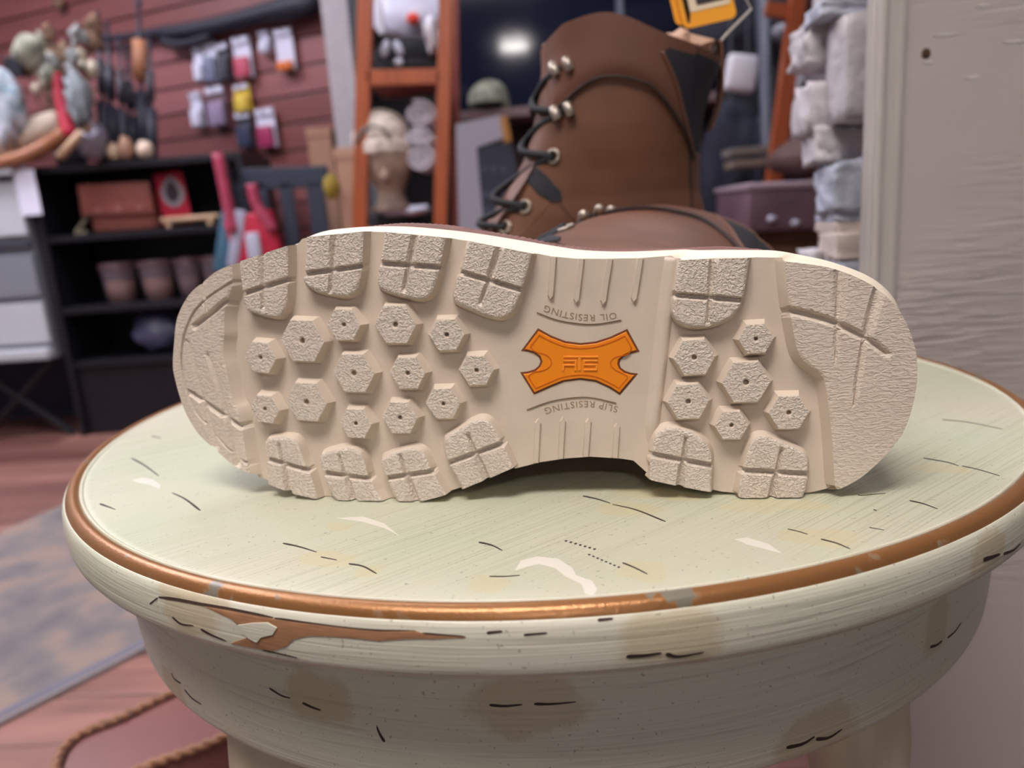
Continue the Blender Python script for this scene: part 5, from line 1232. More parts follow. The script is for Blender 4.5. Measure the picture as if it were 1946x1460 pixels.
# rods
for i, (x0, y0, x1, y1, r_, lab) in enumerate([(185, 22, 198, 300, .010, 'slim dark rod nearest the dried bouquet'), (203, 40, 214, 296, .012, 'dark rod second from the dried bouquet'), (225, 62, 232, 292, .009, 'short dark rod between the bouquet and the tan grip'), (262, -30, 270, 300, .011, 'tall dark rod with a tan wooden grip'), (240, 84, 250, 296, .012, 'thick dark rod just left of the tan grip'), (283, 60, 287, 298, .010, 'dark rod nearest the hanging packets')]):
    ro_ = (.10, .16, .12, .19, .22, .13)[i]; a, b_ = G(x0, y0, YD + ro_ + .03), G(x1, y1, YD + ro_); b_[2] = ZT
    t = thing('fishing_rod', b_, lab + ' on the shelf unit', 'rod', 'rods leaning on the slat wall')
    MB().tube([a, b_], [r_ * .6, r_], 8).build('blank', mat('dark carbon', rgb(40, 42, 56), 0.4), t, True)
    d = b_ - a
    MB().tube([a + d * .30, a + d * .52], r_ * 2.6 if i == 3 else r_ * 1.6, 10).build('grip', mat('cork grip', rgb(172, 116, 84), 0.6) if i == 3 else M['dkgrey'], t, True)
    MB().tube([a + d * .58, a + d * .98], r_ * (2.3 if i != 2 else 2.0), 10).build('butt', mat('rod butt', rgb(44, 44, 58), 0.5), t, True)
    MB().lathe(a + d * .1, [(r_ * 1.1, -.006), (r_ * 1.4, 0), (r_ * 1.1, .006)], 10).build('guide', M['steel'], t, True)
for i, (x, y, w, h_) in enumerate([(215, 288, 36, 34), (240, 282, 26, 46), (277, 290, 30, 36)]):
    P = G(x, y, YD - .02); k = sc(P); v, f = blobvf((P[0], YD - .02, ZT + h_ * k / 2), (w * k / 2, .035, h_ * k / 2), .1, 3, 3, 60 + i); v[:, 2] = np.maximum(v[:, 2], ZT)
    tag(obj('wooden_ball', v, f, mat('pale knob %d' % i, [rgb(206, 176, 146), rgb(168, 128, 106), rgb(226, 200, 178)][i], 0.35), None, True), ['squat pale wooden ball on the shelf unit', 'taller brown wooden ball between the two pale ones', 'rounded pale wooden ball under the tan rod grip'][i], 'knob', 'wooden balls on the shelf top')

# ---- on the slat wall: packets and the long black case
def wallpt(px, py, off=0.03):
    """point on the slat wall under a pixel, standing off from it"""
    d = ray(px, py); n = np.array([math.sin(SLA), math.cos(SLA), 0]); p0 = np.array([-0.72, slat_y(-0.72) - 0.009 - off, 0]); t = ((p0 - CAM) @ n) / (d @ n); return CAM + t * d
RW = rotz(-SLA)
def packet(x0, y0, x1, y1, m1, m2, split, lab, top=True):
    c = wallpt((x0 + x1) / 2, (y0 + y1) / 2, 0.035); k = sc(c); w, h_ = (x1 - x0) * k, (y1 - y0) * k
    t = thing('blister_packet', (c[0], c[1], c[2] - h_ / 2), lab, 'packet', 'packets on the slat wall')
    MB().box(c + RW @ np.array([0, 0.006, 0]), (w, 0.004, h_), RW, 0.0015).build('backing_card', m1, t)
    MB().box(c + RW @ np.array([0, -0.008, -h_ * (0.5 - split / 2)]), (w * .82, 0.024, h_ * split), RW, 0.008).build('blister', m2, t, True)
    MB().box(c + RW @ np.array([0, -0.002, h_ * 0.40]), (w * .9, 0.008, h_ * .16), RW, 0.002).build('header', M['silver'], t)
    MB().tube([c + RW @ np.array([0, 0.03, h_ * .44]), c + RW @ np.array([0, -0.03, h_ * .44])], 0.003, 6).build('peg', M['steel'], t)
for a in [(366, 88, 388, 152, M['silver'], M['silver'], .5, 'narrow clear packet at the left of the upper row'), (386, 78, 414, 154, M['silver'], mat('blue grey print', rgb(110, 116, 140), 0.4), .6, 'silver packet with blue grey blister in the upper row'), (412, 84, 438, 152, M['dkgrey'], M['dkgrey'], .6, 'dark grey packet in the upper row of the wall'),
          (440, 72, 480, 146, M['silver'], mat('rose print', rgb(180, 74, 96), 0.5), .5, 'clear packet with a red spot in the upper row'), (491, 60, 513, 100, M['silver'], M['silver'], .5, 'tiny clear packet alone between two larger ones'), (520, 56, 560, 132, M['silver'], M['orn'], .22, 'silver packet with an orange base near the grey post'),
          (360, 176, 386, 240, M['silver'], M['silver'], .5, 'narrow clear packet at the left of the middle row'), (388, 166, 434, 238, M['purple'], mat('plum blister', rgb(150, 132, 160), 0.2), .6, 'plum coloured packet in the middle row'), (442, 162, 478, 212, mat('yellow packet', rgb(214, 186, 60), 0.5), mat('yellow blister', rgb(206, 176, 70), 0.4), .6, 'yellow packet in the middle row'),
          (446, 214, 482, 280, M['dkgrey'], mat('navy blister', rgb(60, 64, 88), 0.3), .6, 'dark navy packet in the bottom row'), (484, 208, 526, 280, M['silver'], M['pink'], .55, 'packet with a magenta blister in the bottom row')]: packet(*a)
lc = thing('rifle_case', wallpt(450, 50), 'long black padded case hanging along the top of the slat wall', 'case')
L = [wallpt(x, y, 0.06) for x, y in [(290, 62), (340, 60), (400, 50), (460, 36), (510, 24), (560, 14), (604, 6)]]; k = sc(L[3])
MB().tube(smooth_line(L, 36), np.interp(np.linspace(0, 1, len(smooth_line(L, 36))), [0, .1, .3, .6, .85, .95, 1], np.array([8, 14, 15, 17, 23, 22, 10]) * k), 12).build('case_body', mat('black nylon', rgb(30, 30, 44), 0.6), lc, True)
MB().tube(smooth_line([wallpt(308, 78, .06), wallpt(350, 84, .06), wallpt(400, 68, .06)], 12), 8 * k, 8).build('handle', MATS['black nylon'], lc, True)
MB().tube(smooth_line([wallpt(120, 78, .05), wallpt(200, 76, .05), wallpt(292, 62, .05)], 12), np.linspace(3, 9, len(smooth_line([(0, 0, 0)] * 3, 12))) * k, 8).build('tapered_end', MATS['black nylon'], lc, True)
# dark round knob, upper left of the slat wall
tag(obj('round_wall_knob', *blobvf(wallpt(112, 6, .03), (.03, .02, .03), 0.02, 1, 2, 1), m=M['brown'], smooth=True), 'dark round knob high on the pale end of the slat wall', 'knob')

# ---- navy slatted chair, cardboard posts
ch = thing('slatted_chair', (G(540, 420, 2.34)[0], 2.34, 0), 'dark navy slat-backed chair beyond the crimson bag', 'chair')
P = G(540, 345, 2.34); k = sc(P)
bx(MB(), 540, 338, 164, 40, 2.34, 0.03, 0.006, 0, roty(0.03)).build('top_rail', M['navy'], ch)
for x, w in ((464, 18), (503, 22), (551, 25), (606, 32)): bx(MB(), x, 420, w, 140, 2.34, 0.022, 0.004).build('back_slat', M['navy'], ch)
zc = G(540, 490, 2.34)[2]
MB().box((P[0], 2.46, zc), (160 * k, 0.20, 0.04), bev=0.008).build('seat', M['navy'], ch)
for sx in (-1, 1):
    for yy in (2.38, 2.54): MB().box((P[0] + sx * 70 * k, yy, zc / 2), (0.035, 0.035, zc), bev=0.004).build('leg', M['navy'], ch)
for i, (x, y0, w, Y, m_, lab) in enumerate([(603, 242, 46, 2.60, M['card'], 'tan cardboard box post beside the grey post'), (655, 280, 44, 2.15, mat('pale cardboard', rgb(176, 136, 114), 0.75), 'pale cardboard post left of the mannequin head')]):
    P = G(x, y0, Y); k = sc(P)
    t = thing('cardboard_post', (P[0], Y + .05, 0), lab, 'box', 'cardboard posts')
    MB().box((P[0], Y + .05, P[2] / 2), (w * k, 0.09, P[2]), bev=0.004).build('body', m_, t)
    MB().box((P[0], Y + .05, P[2] - .02), (w * k + .006, 0.096, 0.035), bev=0.003).build('lid', m_, t)
v, f = blobvf(G(630, 355, 2.10), (0.026, 0.02, 0.045), 0.15, 3, 3, 2); tag(obj('mustard_pouch', v, f, M['yel'], None, True), 'small mustard yellow pouch on the pale cardboard post', 'pouch')

# ---- orange ladder shelf with hats, head and rolled fleeces
YL = 2.0
ld = thing('ladder_shelf', (G(760, 430, YL)[0], YL, 0), 'orange stained wooden ladder shelf holding hats and fleeces', 'shelf')
kz = sc(G(760, 200, YL))
def rail(name, a, b_, w, dep, parent, m, Y=YL, Y2=None):
    p, q = G(*a, Y), G(*b_, Y2 or Y); d = (q - p); t = (0.0 - p[2]) / d[2]; q = p + d * t if b_[1] > 300 else q
    u = d / np.linalg.norm(d); sd_ = np.cross(u, [0, 1, 0]); sd_ /= np.linalg.norm(sd_); k = sc(p); hw = w * k / 2
    V = []
    for c in (p, q):
        for s1, s2 in ((-1, 0), (1, 0), (1, 1), (-1, 1)): V.append(c + sd_ * hw * s1 + np.array([0, dep * s2, 0]))
    return obj(name, V, [(0, 1, 2, 3), (7, 6, 5, 4), (0, 4, 5, 1), (1, 5, 6, 2), (2, 6, 7, 3), (3, 7, 4, 0)], m, parent)
rail('rail', (694, -40), (682, 425), 28, 0.035, ld, M['orange']); rail('rail', (848, -40), (836, 425), 26, 0.035, ld, M['orange'])
rail('rear_rail', (862, -40), (866, 425), 16, 0.03, ld, M['redwood'], YL + .28)
for (x, y, w) in ((766, 146, 140), (762, 446, 140)):
    P = G(x, y, YL); k = sc(P)
    MB().box((P[0], YL + 0.012, P[2]), (w * k, 0.024, 28 * k), roty(0.05), 0.003).build('rung', M['orange'], ld)
    MB().box((P[0], YL + 0.15, P[2] - 0.008), (w * k, 0.26, 0.018), None, 0.003).build('shelf_board', M['redwood'], ld)
zsh = G(766, 146, YL)[2] + 0.006; zsh2 = G(762, 446, YL)[2] + 0.006
# black beanies
P = G(764, 92, YL + .08); k = sc(P)
bn = thing('beanie_hat', (P[0], YL + .12, zsh), 'folded black beanie with a white emblem on the ladder shelf', 'hat')
v, f = blobvf((P[0], YL + .15, zsh + 40 * k), (66 * k, 0.08, 46 * k), 0.06, 3, 3, 5); v[:, 2] = np.maximum(v[:, 2], zsh); obj('crown', v, f, M['blackcloth'], bn, True)
v, f = blobvf((P[0], YL + .13, zsh + 20 * k), (70 * k, 0.09, 22 * k), 0.04, 3, 3, 6); v[:, 2] = np.maximum(v[:, 2], zsh); obj('cuff', v, f, M['blackcloth'], bn, True)
for (x, y, rx, ry, a) in ((732, 92, 7, 17, .3), (757, 92, 8, 15, -.4), (758, 118, 8, 8, 0.2)):
    q = G(x, y, YL + .036); v, f = blobvf((0, 0, 0), (rx * k, 0.006, ry * k), 0.02, 2, 2, 1); obj('emblem', v @ roty(a).T + q, f, mat('emblem white', rgb(190, 190, 204), 0.6), bn, True)
v, f = blobvf(G(776, 22, YL + .27), (66 * k, 0.04, 62 * k), 0.22, 4, 3, 11); tag(obj('plastic_bag', v, f, M['silver'], None, True), 'shiny clear plastic bag piled above the black beanie', 'bag')
v, f = blobvf(G(820, 70, YL + .09), (12 * k, 0.05, 34 * k), 0.2, 4, 3, 15); tag(obj('white_cloth', v, f, M['whitecl'], None, True), 'white cloth hanging by the right rail of the ladder shelf', 'cloth')
v, f = blobvf(G(785, 36, YL + .20), (14 * k, 0.02, 12 * k), 0.1, 3, 2, 12); tag(obj('red_label', v, f, mat('bright red', rgb(220, 60, 40), 0.5), None, True), 'bright red label on the clear plastic bag', 'label')
v, f = boxvf((12 * k, 0.03, 70 * k), 0.006); tag(obj('white_tube', v + G(722, 30, YL + .16), f, M['whitecl'], None), 'white upright tube left of the plastic bag', 'tube')
# mannequin head with knit hat
YH = 1.98
P = G(720, 300, YH); k = sc(P); zn = G(720, 402, YH)[2]
hd = thing('mannequin_head', (P[0], YH + .1, zn), 'foam mannequin head wearing a beige knit hat on the ladder shelf', 'mannequin')
def HP(x, y): q = G(x, y, YH); return np.array([q[0], YH + .1, q[2]])
c0, c1, c2, c3 = HP(728, 300), HP(730, 340), HP(728, 368), HP(728, 405)
pr = smooth_line([(0.012, c0[2] + 0.06), (46 * k, c0[2] + 0.03), (47 * k, c0[2] - 10 * k), (40 * k, c1[2] + 6 * k), (28 * k, c2[2] + 8 * k), (27 * k, c2[2] - 6 * k), (34 * k, (c2[2] + zn) / 2 - 6 * k), (40 * k, zn + 10 * k), (42 * k, zn)], 40)
MB().lathe((c1[0], c1[1], 0), pr, 28).build('head', mat('foam', rgb(186, 158, 138), 0.8, col2=rgb(96, 78, 74), nscale=10), hd, True)
v, f = blobvf(c1 + np.array([0.0, -46 * k, 6 * k]), (8 * k, 8 * k, 12 * k), 0.02, 2, 2, 1); obj('nose', v, f, MATS['foam'], hd, True)
ch_ = HP(712, 252)
v, f = blobvf(ch_ + np.array([0, 0, 0]), (56 * k, 52 * k, 48 * k), 0.05, 3, 4, 9); v[:, 2] = np.maximum(v[:, 2], ch_[2] - 30 * k); obj('knit_crown', v, f, M['knit'], hd, True)
for j, dz in enumerate((-30, -20)):
    a = np.linspace(0, 2 * np.pi, 33); MB().tube(np.stack([ch_[0] + 2 * k + 49 * k * np.cos(a), ch_[1] + 47 * k * np.sin(a), np.full(33, ch_[2] + dz * k) + 0.004 * np.sin(a * 12)], 1), 9 * k, 8).build('knit_band', M['knit'], hd, True)
a = np.linspace(0, np.pi, 17); MB().tube(np.stack([ch_[0] - 6 * k - 30 * k * np.cos(a), np.full(17, ch_[1] - 46 * k), ch_[2] - 14 * k + 26 * k * np.sin(a)], 1), 5 * k, 8).build('knit_loop', mat('grey knit', rgb(120, 108, 104), 0.9), hd, True)
# rolled fleeces
for i, (x, y, rx, ry) in enumerate([(796, 215, 34, 26), (792, 262, 32, 20), (796, 300, 32, 28)]):
    q = G(x, y, YL + .04); k = sc(q); rr_ = math.sqrt(rx * ry) * k
    t = thing('rolled_fleece', (q[0], q[1] + .1, q[2] - ry * k), ['pale grey rolled fleece at the top of the stack', 'pale grey rolled fleece in the middle of the stack', 'pale grey rolled fleece at the bottom of the stack'][i], 'fleece', 'rolled fleeces on the ladder shelf')
    a = np.linspace(0, 4.6 * np.pi, 70); s_ = np.linspace(0.18, 1, 70); prof_ = np.stack([q[0] + rx * k * s_ * np.cos(a), q[2] + ry * k * s_ * np.sin(a)], 1)
    n = len(prof_); V = np.vstack([np.column_stack([prof_[:, 0], np.full(n, q[1]), prof_[:, 1]]), np.column_stack([prof_[:, 0], np.full(n, q[1] + .20), prof_[:, 1]])])
    pr2 = np.stack([q[0] + (rx * s_ - 5) * k * np.cos(a), q[2] + (ry * s_ - 5) * k * np.sin(a)], 1)
    V = np.vstack([V, np.column_stack([pr2[:, 0], np.full(n, q[1]), pr2[:, 1]]), np.column_stack([pr2[:, 0], np.full(n, q[1] + .20), pr2[:, 1]])])
    F = [(j, j + 1, n + j + 1, n + j) for j in range(n - 1)] + [(2 * n + j, 3 * n + j, 3 * n + j + 1, 2 * n + j + 1) for j in range(n - 1)] + [(j, 2 * n + j, 2 * n + j + 1, j + 1) for j in range(n - 1)]
    obj('roll', V, F, M['fleece'], t, True)
    v, f = blobvf((q[0], q[1] + .10, q[2]), (rx * k * .82, .085, ry * k * .82), 0.04, 3, 3, 70 + i); obj('inner_fold', v, f, mat('fleece shade', rgb(190, 184, 194), 0.95), t, True)
P = G(742, 418, YL + .05); k = sc(P)
v, f = blobvf((P[0], YL + .15, zsh2 + 20 * k), (64 * k, 0.11, 22 * k), 0.1, 3, 3, 19); tag(obj('black_sweater', v, f, M['blackcloth'], None, True), 'folded black sweater below the mannequin head', 'sweater')
v, f = blobvf((G(770, 402, YL + .05)[0], YL + .07, zsh2 + 40 * k), (46 * k, 0.03, 9 * k), 0.3, 4, 3, 22); tag(obj('plastic_wrap', v, f, mat('bright plastic', rgb(222, 226, 246), 0.2), None, True), 'crinkled bright plastic wrap on the black sweater', 'plastic')

# ---- dark screen, ledge, cap, chalkboard
YV = 2.75
tv = thing('wall_screen', (G(1160, 205, YV)[0], YV, G(1160, 205, YV)[2]), 'large dark glossy screen behind the standing boot', 'screen')
P = G(1165, 50, YV); k = sc(P)
MB().box((P[0], YV + .03, P[2] + .12), (640 * k, 0.04, 0.92), bev=0.006).build('bezel', M['black'], tv)
MB().box((P[0], YV + .004, P[2] + .12), (612 * k, 0.012, 0.87), rotx(0.0105)).build('glass', M['screen'], tv)
P = G(960, 214, YV - .25)
lg = thing('wall_ledge', (P[0] + .3, YV - .15, P[2] - .03), 'brown wooden ledge under the dark screen', 'shelf')
MB().box((P[0] + .40, YV - .12, P[2]), (1.35, 0.26, 0.035), bev=0.004).build('board', mat('ledge wood', rgb(120, 96, 96), 0.5), lg)
MB().box((P[0] + .40, YV - .03, P[2] - .17), (1.3, 0.03, 0.30)).build('apron', M['dkbrown'], lg)
for dx in (-.2, .95): MB().box((P[0] + dx, YV - .05, (P[2] - .03) / 2), (0.05, 0.08, P[2] - .03)).build('leg', M['dkbrown'], lg)
q = G(928, 185, YV - .2); k = sc(q)
cp = thing('baseball_cap', (q[0], YV - .15, P[2] + .0175), 'camouflage baseball cap on the ledge under the dark screen', 'cap')
v, f = blobvf((q[0], YV - .14, P[2] + .0175 + 22 * k), (40 * k, 0.08, 40 * k), 0.04, 3, 3, 33); v[:, 2] = np.maximum(v[:, 2], P[2] + .0185); obj('crown', v, f, M['camo'], cp, True)
v, f = blobvf((q[0] - 4 * k, YV - .22, P[2] + .0175 + 10 * k), (38 * k, 0.07, 6 * k), 0.03, 2, 3, 34); obj('brim', v, f, mat('dark camo', rgb(70, 68, 64), 0.85), cp, True)
YK = 1.55
cb = thing('chalkboard_sign', (G(930, 430, YK)[0], YK, 0), 'narrow chalkboard sign in a pale grey frame left of the boots', 'sign')
def quad(px, Y, th_, m, nm, parent, dy=0.0):
    q = np.array([G(a, b, Y + dy) for a, b in px]); q2 = q + [0, th_, 0]; n = len(q)
    return obj(nm, np.vstack([q, q2]), [tuple(range(n)), tuple(range(2 * n - 1, n - 1, -1))] + [(i, n + i, n + (i + 1) % n, (i + 1) % n) for i in range(n)], m, parent)
zf = lambda px: (px[0], px[1])
quad([(866, 236), (952, 218), (958, 262), (906, 280), (920, 440), (926, 560), (884, 560), (872, 440)], YK, 0.02, M['frame'], 'frame', cb)
quad([(898, 282), (972, 266), (984, 340), (990, 440), (996, 560), (914, 560), (906, 440)], YK, 0.012, M['chalk'], 'board', cb, 0.004)
quad([(950, 222), (963, 220), (972, 268), (958, 272)], YK, 0.012, mat('ochre corner', rgb(176, 122, 60), 0.6), 'corner_block', cb, -0.003)
pb = G(930, 560, YK)
MB().box((pb[0], YK + .012, pb[2] / 2), (0.06, 0.02, pb[2]), bev=0.002).build('stake', M['frame'], cb)
for j, (y, w) in enumerate([(318, 34), (366, 52), (396, 46), (420, 40)]):
    for i in range(3): quad([(915 + i * 18 + j * 2, y), (915 + i * 18 + w / 4 + j * 2, y - 3), (916 + i * 18 + w / 4 + j * 2, y + 7), (916 + i * 18 + j * 2, y + 10)], YK, 0.001, mat('chalk smudge', rgb(84, 88, 106), 0.9), 'chalk_mark', cb, 0.0028)

# ---- right-hand side seen between the boot and the masonry
YR = 1.75
l2 = thing('leaning_ladder', (G(1490, 400, YR)[0], YR, 0), 'orange stained wooden ladder leaning beside the masonry', 'ladder')
rail('rail', (1524, -40), (1474, 345), 28, 0.035, l2, M['orange'], YR)
rail('rail', (1560, -40), (1545, 345), 18, 0.03, l2, M['redwood'], YR + .35)
for y, x in ((18, 1490), (250, 1520)):
    P = G(x, y, YR); k = sc(P); MB().box((P[0], YR + .02, P[2]), (64 * k, 0.022, 26 * k), roty(0.22), 0.003).build('rung', M['orange'] if y < 100 else M['redwood'], l2)
v, f = tubevf([G(1447, -40, 1.9), (G(1447, 420, 1.9)[0] + .06, 1.9, 0.0)], 0.020, 10); tag(obj('steel_pole', v, f, M['steel'], None, True), 'dull grey steel pole left of the leaning ladder', 'pole')
ZRAIL = 1.72
cr0 = thing('clothes_rack', (1.0, 2.4, 0), 'steel clothes rack carrying the dark jackets behind the ladder', 'rack')
for yy in (2.1, 2.32, 2.5, 2.63): MB().tube([(0.35, yy, ZRAIL), (1.7, yy, ZRAIL)], 0.012, 8).build('rail', M['steel'], cr0, True)
for xx in (0.36, 1.69): MB().tube([(xx, 2.32, 0), (xx, 2.32, ZRAIL)], 0.014, 8).build('upright', M['steel'], cr0, True); MB().tube([(xx, 2.08, ZRAIL), (xx, 2.65, ZRAIL)], 0.012, 8).build('cross_bar', M['steel'], cr0, True)
for i, (x, y, w, h_, Y, m_, lab) in enumerate([(1390, 330, 60, 130, 2.1, M['dkblue'], 'dark indigo jacket hanging behind the standing boot'), (1420, 230, 54, 120, 2.32, M['blackcloth'], 'black jacket hanging by the steel pole'), (1395, 40, 90, 80, 2.5, mat('charcoal cloth', rgb(46, 46, 58), 0.85), 'charcoal coat above the white garment'), (1470, 240, 40, 130, 2.63, M['dkblue'], 'narrow dark jacket between pole and ladder')]):
    P = G(x, y, Y); k = sc(P)
    t = thing('hanging_jacket', (P[0], Y, P[2] - h_ * k), lab, 'jacket', 'clothes on the rail')
    MB().tube([P + [0, 0, h_ * k * .9], (P[0], P[1], ZRAIL)], 0.004, 6).build('hanger', M['steel'], t)
    v, f = blobvf(P, (w * k, .06, h_ * k), 0.12, 4, 4, 80 + i); obj('body', v, f, m_, t, True)
    v, f = blobvf(P + np.array([w * k * .8, -.02, h_ * k * .1]), (w * k * .3, .05, h_ * k * .7), 0.1, 3, 3, 90 + i); obj('sleeve', v, f, m_, t, True)
v, f = boxvf((58 * sc(G(1408, 140, 1.95)), .05, 66 * sc(G(1408, 140, 1.95))), .014); v = v @ roty(0.18).T + G(1408, 140, 1.95); tag(obj('white_garment', v, f, M['whitecl'], None, True), 'white garment hanging right of the boot collar', 'garment')
P = G(1540, 165, 2.0); k = sc(P)
gb = thing('gift_bag', (P[0], 2.0, P[2] - 70 * k), 'pale paper bag with two dark round spots behind the ladder', 'bag')
MB().box((P[0], 2.0, P[2]), (42 * k, 0.08, 170 * k), roty(0.06), 0.008).build('body', mat('pale paper bag', rgb(176, 168, 176), 0.7), gb)
for y in (125, 168): q = G(1530, y, 1.955); v, f = lathevf([(0, 0), (9 * k, 0.001), (9 * k, 0.004), (0, .005)], 18); obj('spot', v @ rotx(math.pi / 2).T * [1, 1, 1.3] + q, f, M['black'], gb)
v, f = blobvf(G(1485, 62, 1.9), (20 * k, .03, 15 * k), 0.15, 3, 3, 51); tag(obj('grey_hood', v, f, mat('grey cloth', rgb(150, 148, 158), 0.85), None, True), 'grey cloth hood under the ladder rung', 'cloth')
YP = 1.3
P = G(1500, 420, YP); k = sc(P); zp = P[2]
cr = thing('storage_crate', (P[0], YP + .15, 0), 'plum coloured plastic wrapped crate in front of the ladder', 'crate')
zt2 = G(1500, 352, YP)[2]; zb3 = G(1500, 440, YP)[2]
MB().box((P[0] + 8 * k, YP + .15, (zt2 + zb3) / 2), (175 * k, 0.30, zt2 - zb3), roty(0.03), 0.012).build('crate_body', M['purple'], cr, True)
MB().box((P[0] + 8 * k, YP + .15, zt2), (182 * k, 0.31, 0.016), roty(0.03), 0.006).build('rim', mat('shiny plum rim', rgb(170, 150, 160), 0.2), cr, True)
MB().box((P[0] + 20 * k, YP + .18, zb3 / 2), (150 * k, 0.26, zb3), bev=0.008).build('wicker_base', mat('wicker', rgb(112, 82, 62), 0.8, noise=0.3, nscale=40, stretch=(1, 1, 5)), cr)
for x, y in ((1467, 416), (1512, 424)): v, f = blobvf(G(x, y, YP - .01), (9 * k, .01, 7 * k), 0.2, 4, 2, 5); obj('glint_tag', v, f, M['silver'], cr, True)
P = G(1530, 300, 1.6); k = sc(P); v, f = blobvf(P, (64 * k, .1, 36 * k), 0.15, 3, 3, 61); tag(obj('brown_hide', v, f, M['purple'] if False else mat('brown hide', rgb(92, 66, 62), 0.7, noise=0.2, nscale=12), None, True), 'brown hide bundle above the plum crate', 'hide')
v, f = boxvf((0.022, 0.05, 0.9), 0.004); q = G(1562, 410, 0.62); v = v @ roty(0.26).T + q + np.array([-.05, 0, -.28]); tag(obj('black_board', v, f, M['black'], None), 'black board leaning against the whitewashed masonry', 'board')
v, f = boxvf((60 * .0019, 0.1, 12 * .0019), 0.004)
for i, (x, y, mm2) in enumerate([(1415, 290, mat('tan folded', rgb(120, 112, 106), 0.8)), (1420, 312, mat('tan folded2', rgb(126, 110, 98), 0.8))]):
    tag(obj('folded_cloth', v + G(x, y, 1.85), f, mm2, None), ['grey folded cloth, upper of two by the steel pole', 'tan folded cloth, lower of two by the steel pole'][i], 'cloth', 'folded cloths by the pole')

# ---- rug and leather pouf on the floor
mr_ = bpy.data.materials.new('worn rug'); mr_.use_nodes = True; nt = mr_.node_tree; b = nt.nodes['Principled BSDF']; b.inputs['Roughness'].default_value = 0.95
tc = nt.nodes.new('ShaderNodeTexCoord'); n1 = nt.nodes.new('ShaderNodeTexNoise'); n1.inputs['Scale'].default_value = 9; n1.inputs['Detail'].default_value = 4
cr_ = nt.nodes.new('ShaderNodeValToRGB'); e = cr_.color_ramp.elements; e[0].position = 0.36; e[0].color = rgb(108, 102, 104); e[1].position = 0.62; e[1].color = rgb(146, 126, 116)
el = cr_.color_ramp.elements.new(0.5); el.color = rgb(126, 116, 114)
n2 = nt.nodes.new('ShaderNodeTexNoise'); n2.inputs['Scale'].default_value = 320; bp = nt.nodes.new('ShaderNodeBump'); bp.inputs['Distance'].default_value = 0.004; bp.inputs['Strength'].default_value = 0.6
for a_, b_ in ((tc.outputs['Object'], n1.inputs['Vector']), (n1.outputs['Fac'], cr_.inputs[0]), (cr_.outputs[0], b.inputs['Base Color']), (tc.outputs['Object'], n2.inputs['Vector']), (n2.outputs['Fac'], bp.inputs['Height']), (bp.outputs[0], b.inputs['Normal'])): nt.links.new(a_, b_)
A = FZ(0, 1372, 0.006); B = FZ(280, 1228, 0.006); C_ = FZ(0, 1012, 0.006); D_ = FZ(112, 962, 0.006)
dn = (B - A) / np.linalg.norm(B - A); df = (D_ - C_) / np.linalg.norm(D_ - C_)
p1, p2, p3, p4 = A - dn * 0.9, B + dn * 0.55, D_ + df * 0.55, C_ - df * 1.3
rg = thing('area_rug', (-1.0, 1.0, 0), 'worn grey blue patterned rug on the plank floor', 'rug')
def flat(ps, z0, z1, m, nm):
    n = len(ps); V = np.array([(p[0], p[1], z1) for p in ps] + [(p[0], p[1], z0) for p in ps]); obj(nm, V, [tuple(range(n)), tuple(range(2 * n - 1, n - 1, -1))] + [(i, n + i, n + (i + 1) % n, (i + 1) % n) for i in range(n)], m, rg)
flat([p1, p2, p3, p4], 0.0005, 0.006, mr_, 'pile')
nn_ = np.array([-dn[1], dn[0], 0])
flat([p1 + nn_ * .012, p2 + nn_ * .012, p2 + nn_ * .03, p1 + nn_ * .03], 0.006, 0.0072, mat('rug border', rgb(112, 108, 122), 0.95), 'border_stripe')
flat([p1 - nn_ * .004, p2 - nn_ * .004, p2 + nn_ * .006, p1 + nn_ * .006], 0.0005, 0.008, mat('rug binding', rgb(136, 128, 130), 0.95), 'binding')

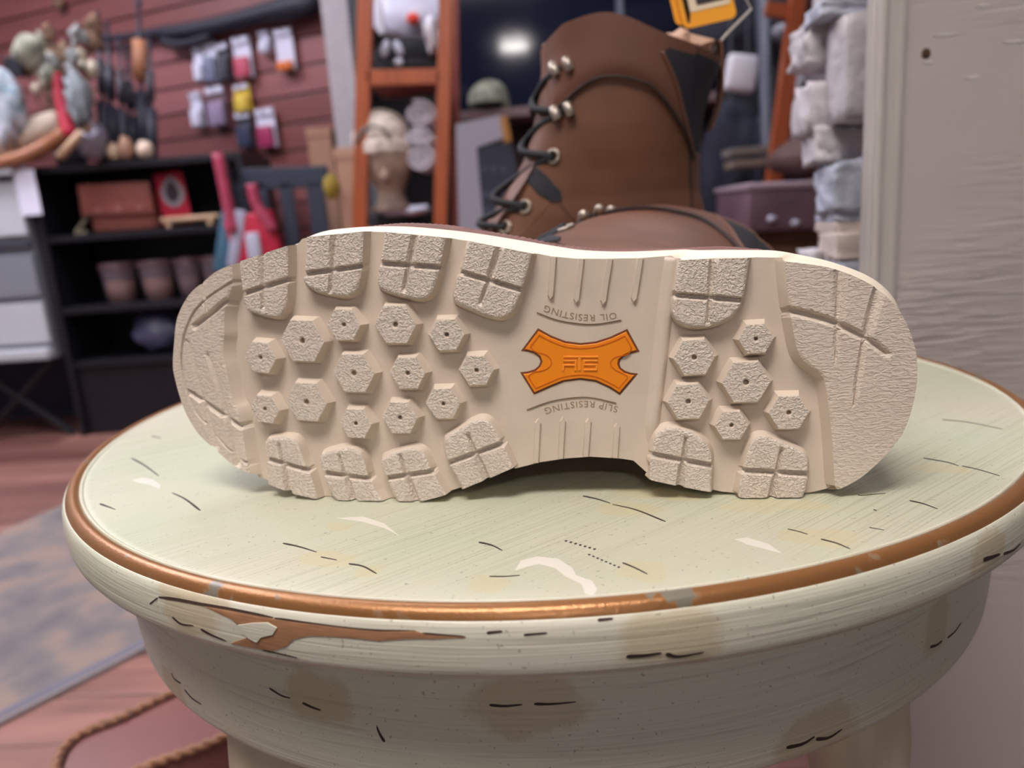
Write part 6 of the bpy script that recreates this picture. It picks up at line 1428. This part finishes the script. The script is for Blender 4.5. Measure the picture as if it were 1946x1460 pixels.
ZO = 0.30
po = thing('leather_pouf', (FZ(250, 1440, ZO)[0], FZ(250, 1440, ZO)[1], 0), 'reddish brown leather pouf with braided edge below the table', 'pouf')
edge = [(104, 1500), (108, 1462), (122, 1428), (150, 1403), (190, 1385), (235, 1368), (290, 1340), (345, 1314), (420, 1278)]
E_ = np.array([FZ(x, y, ZO) for x, y in edge])
near = [(460, 1390), (390, 1422), (340, 1440), (280, 1462), (220, 1490), (150, 1520)]
N_ = np.array([FZ(x, y, ZO) for x, y in near])
loop = np.vstack([smooth_line(E_, 48), smooth_line(N_, 30)])
cen = loop.mean(0); n = len(loop)
ringsP = [(1.0, ZO), (1.02, ZO - .03), (1.03, ZO * .5), (1.0, 0.02), (0.96, 0.0)]
V = np.concatenate([np.column_stack([cen[0] + (loop[:, 0] - cen[0]) * s_, cen[1] + (loop[:, 1] - cen[1]) * s_, np.full(n, z)]) for s_, z in ringsP])
F = [(i * n + j, i * n + (j + 1) % n, (i + 1) * n + (j + 1) % n, (i + 1) * n + j) for i in range(4) for j in range(n)] + [tuple(4 * n + j for j in range(n))[::-1]]
m_pf = mat('pouf leather', rgb(118, 74, 70), 0.35, noise=0.1, nscale=12, bump=0.1, bscale=120, bdist=0.001)
obj('side', V, F, m_pf, po, True)
v2, f2 = cdt(loop[:, :2], []); obj('top_panel', np.column_stack([v2, np.full(len(v2), ZO)]), f2, m_pf, po)
arc_ = np.vstack([loop, loop[:1]]); s_ = np.r_[0, np.cumsum(np.linalg.norm(np.diff(arc_, axis=0), axis=1))]
tt_ = np.arange(0, s_[-1], 0.006); path = np.stack([np.interp(tt_, s_, arc_[:, i]) for i in range(3)], 1)
m_br = mat('braid', rgb(140, 98, 74), 0.6, noise=0.15, nscale=60)
T = np.gradient(path, axis=0); T /= np.linalg.norm(T, axis=1, keepdims=True); Nn = np.stack([-T[:, 1], T[:, 0], T[:, 2] * 0], 1)
for ph in (0, np.pi):
    a = tt_ * 2 * np.pi / 0.022 + ph; MB().add(*tubevf(path + Nn * (0.0026 * np.cos(a))[:, None] + np.array([0, 0, 1.0]) * (0.003 + 0.0026 * np.sin(a))[:, None], 0.0029, 7)).build('braid', m_br, po, True)
inn = np.column_stack([cen[0] + (arc_[:, 0] - cen[0]) * .955, cen[1] + (arc_[:, 1] - cen[1]) * .955, np.full(len(arc_), ZO + .0015)])
MB().add(*tubevf(inn, 0.003, 6)).build('piping', mat('dark piping', rgb(84, 52, 42), 0.6), po, True)
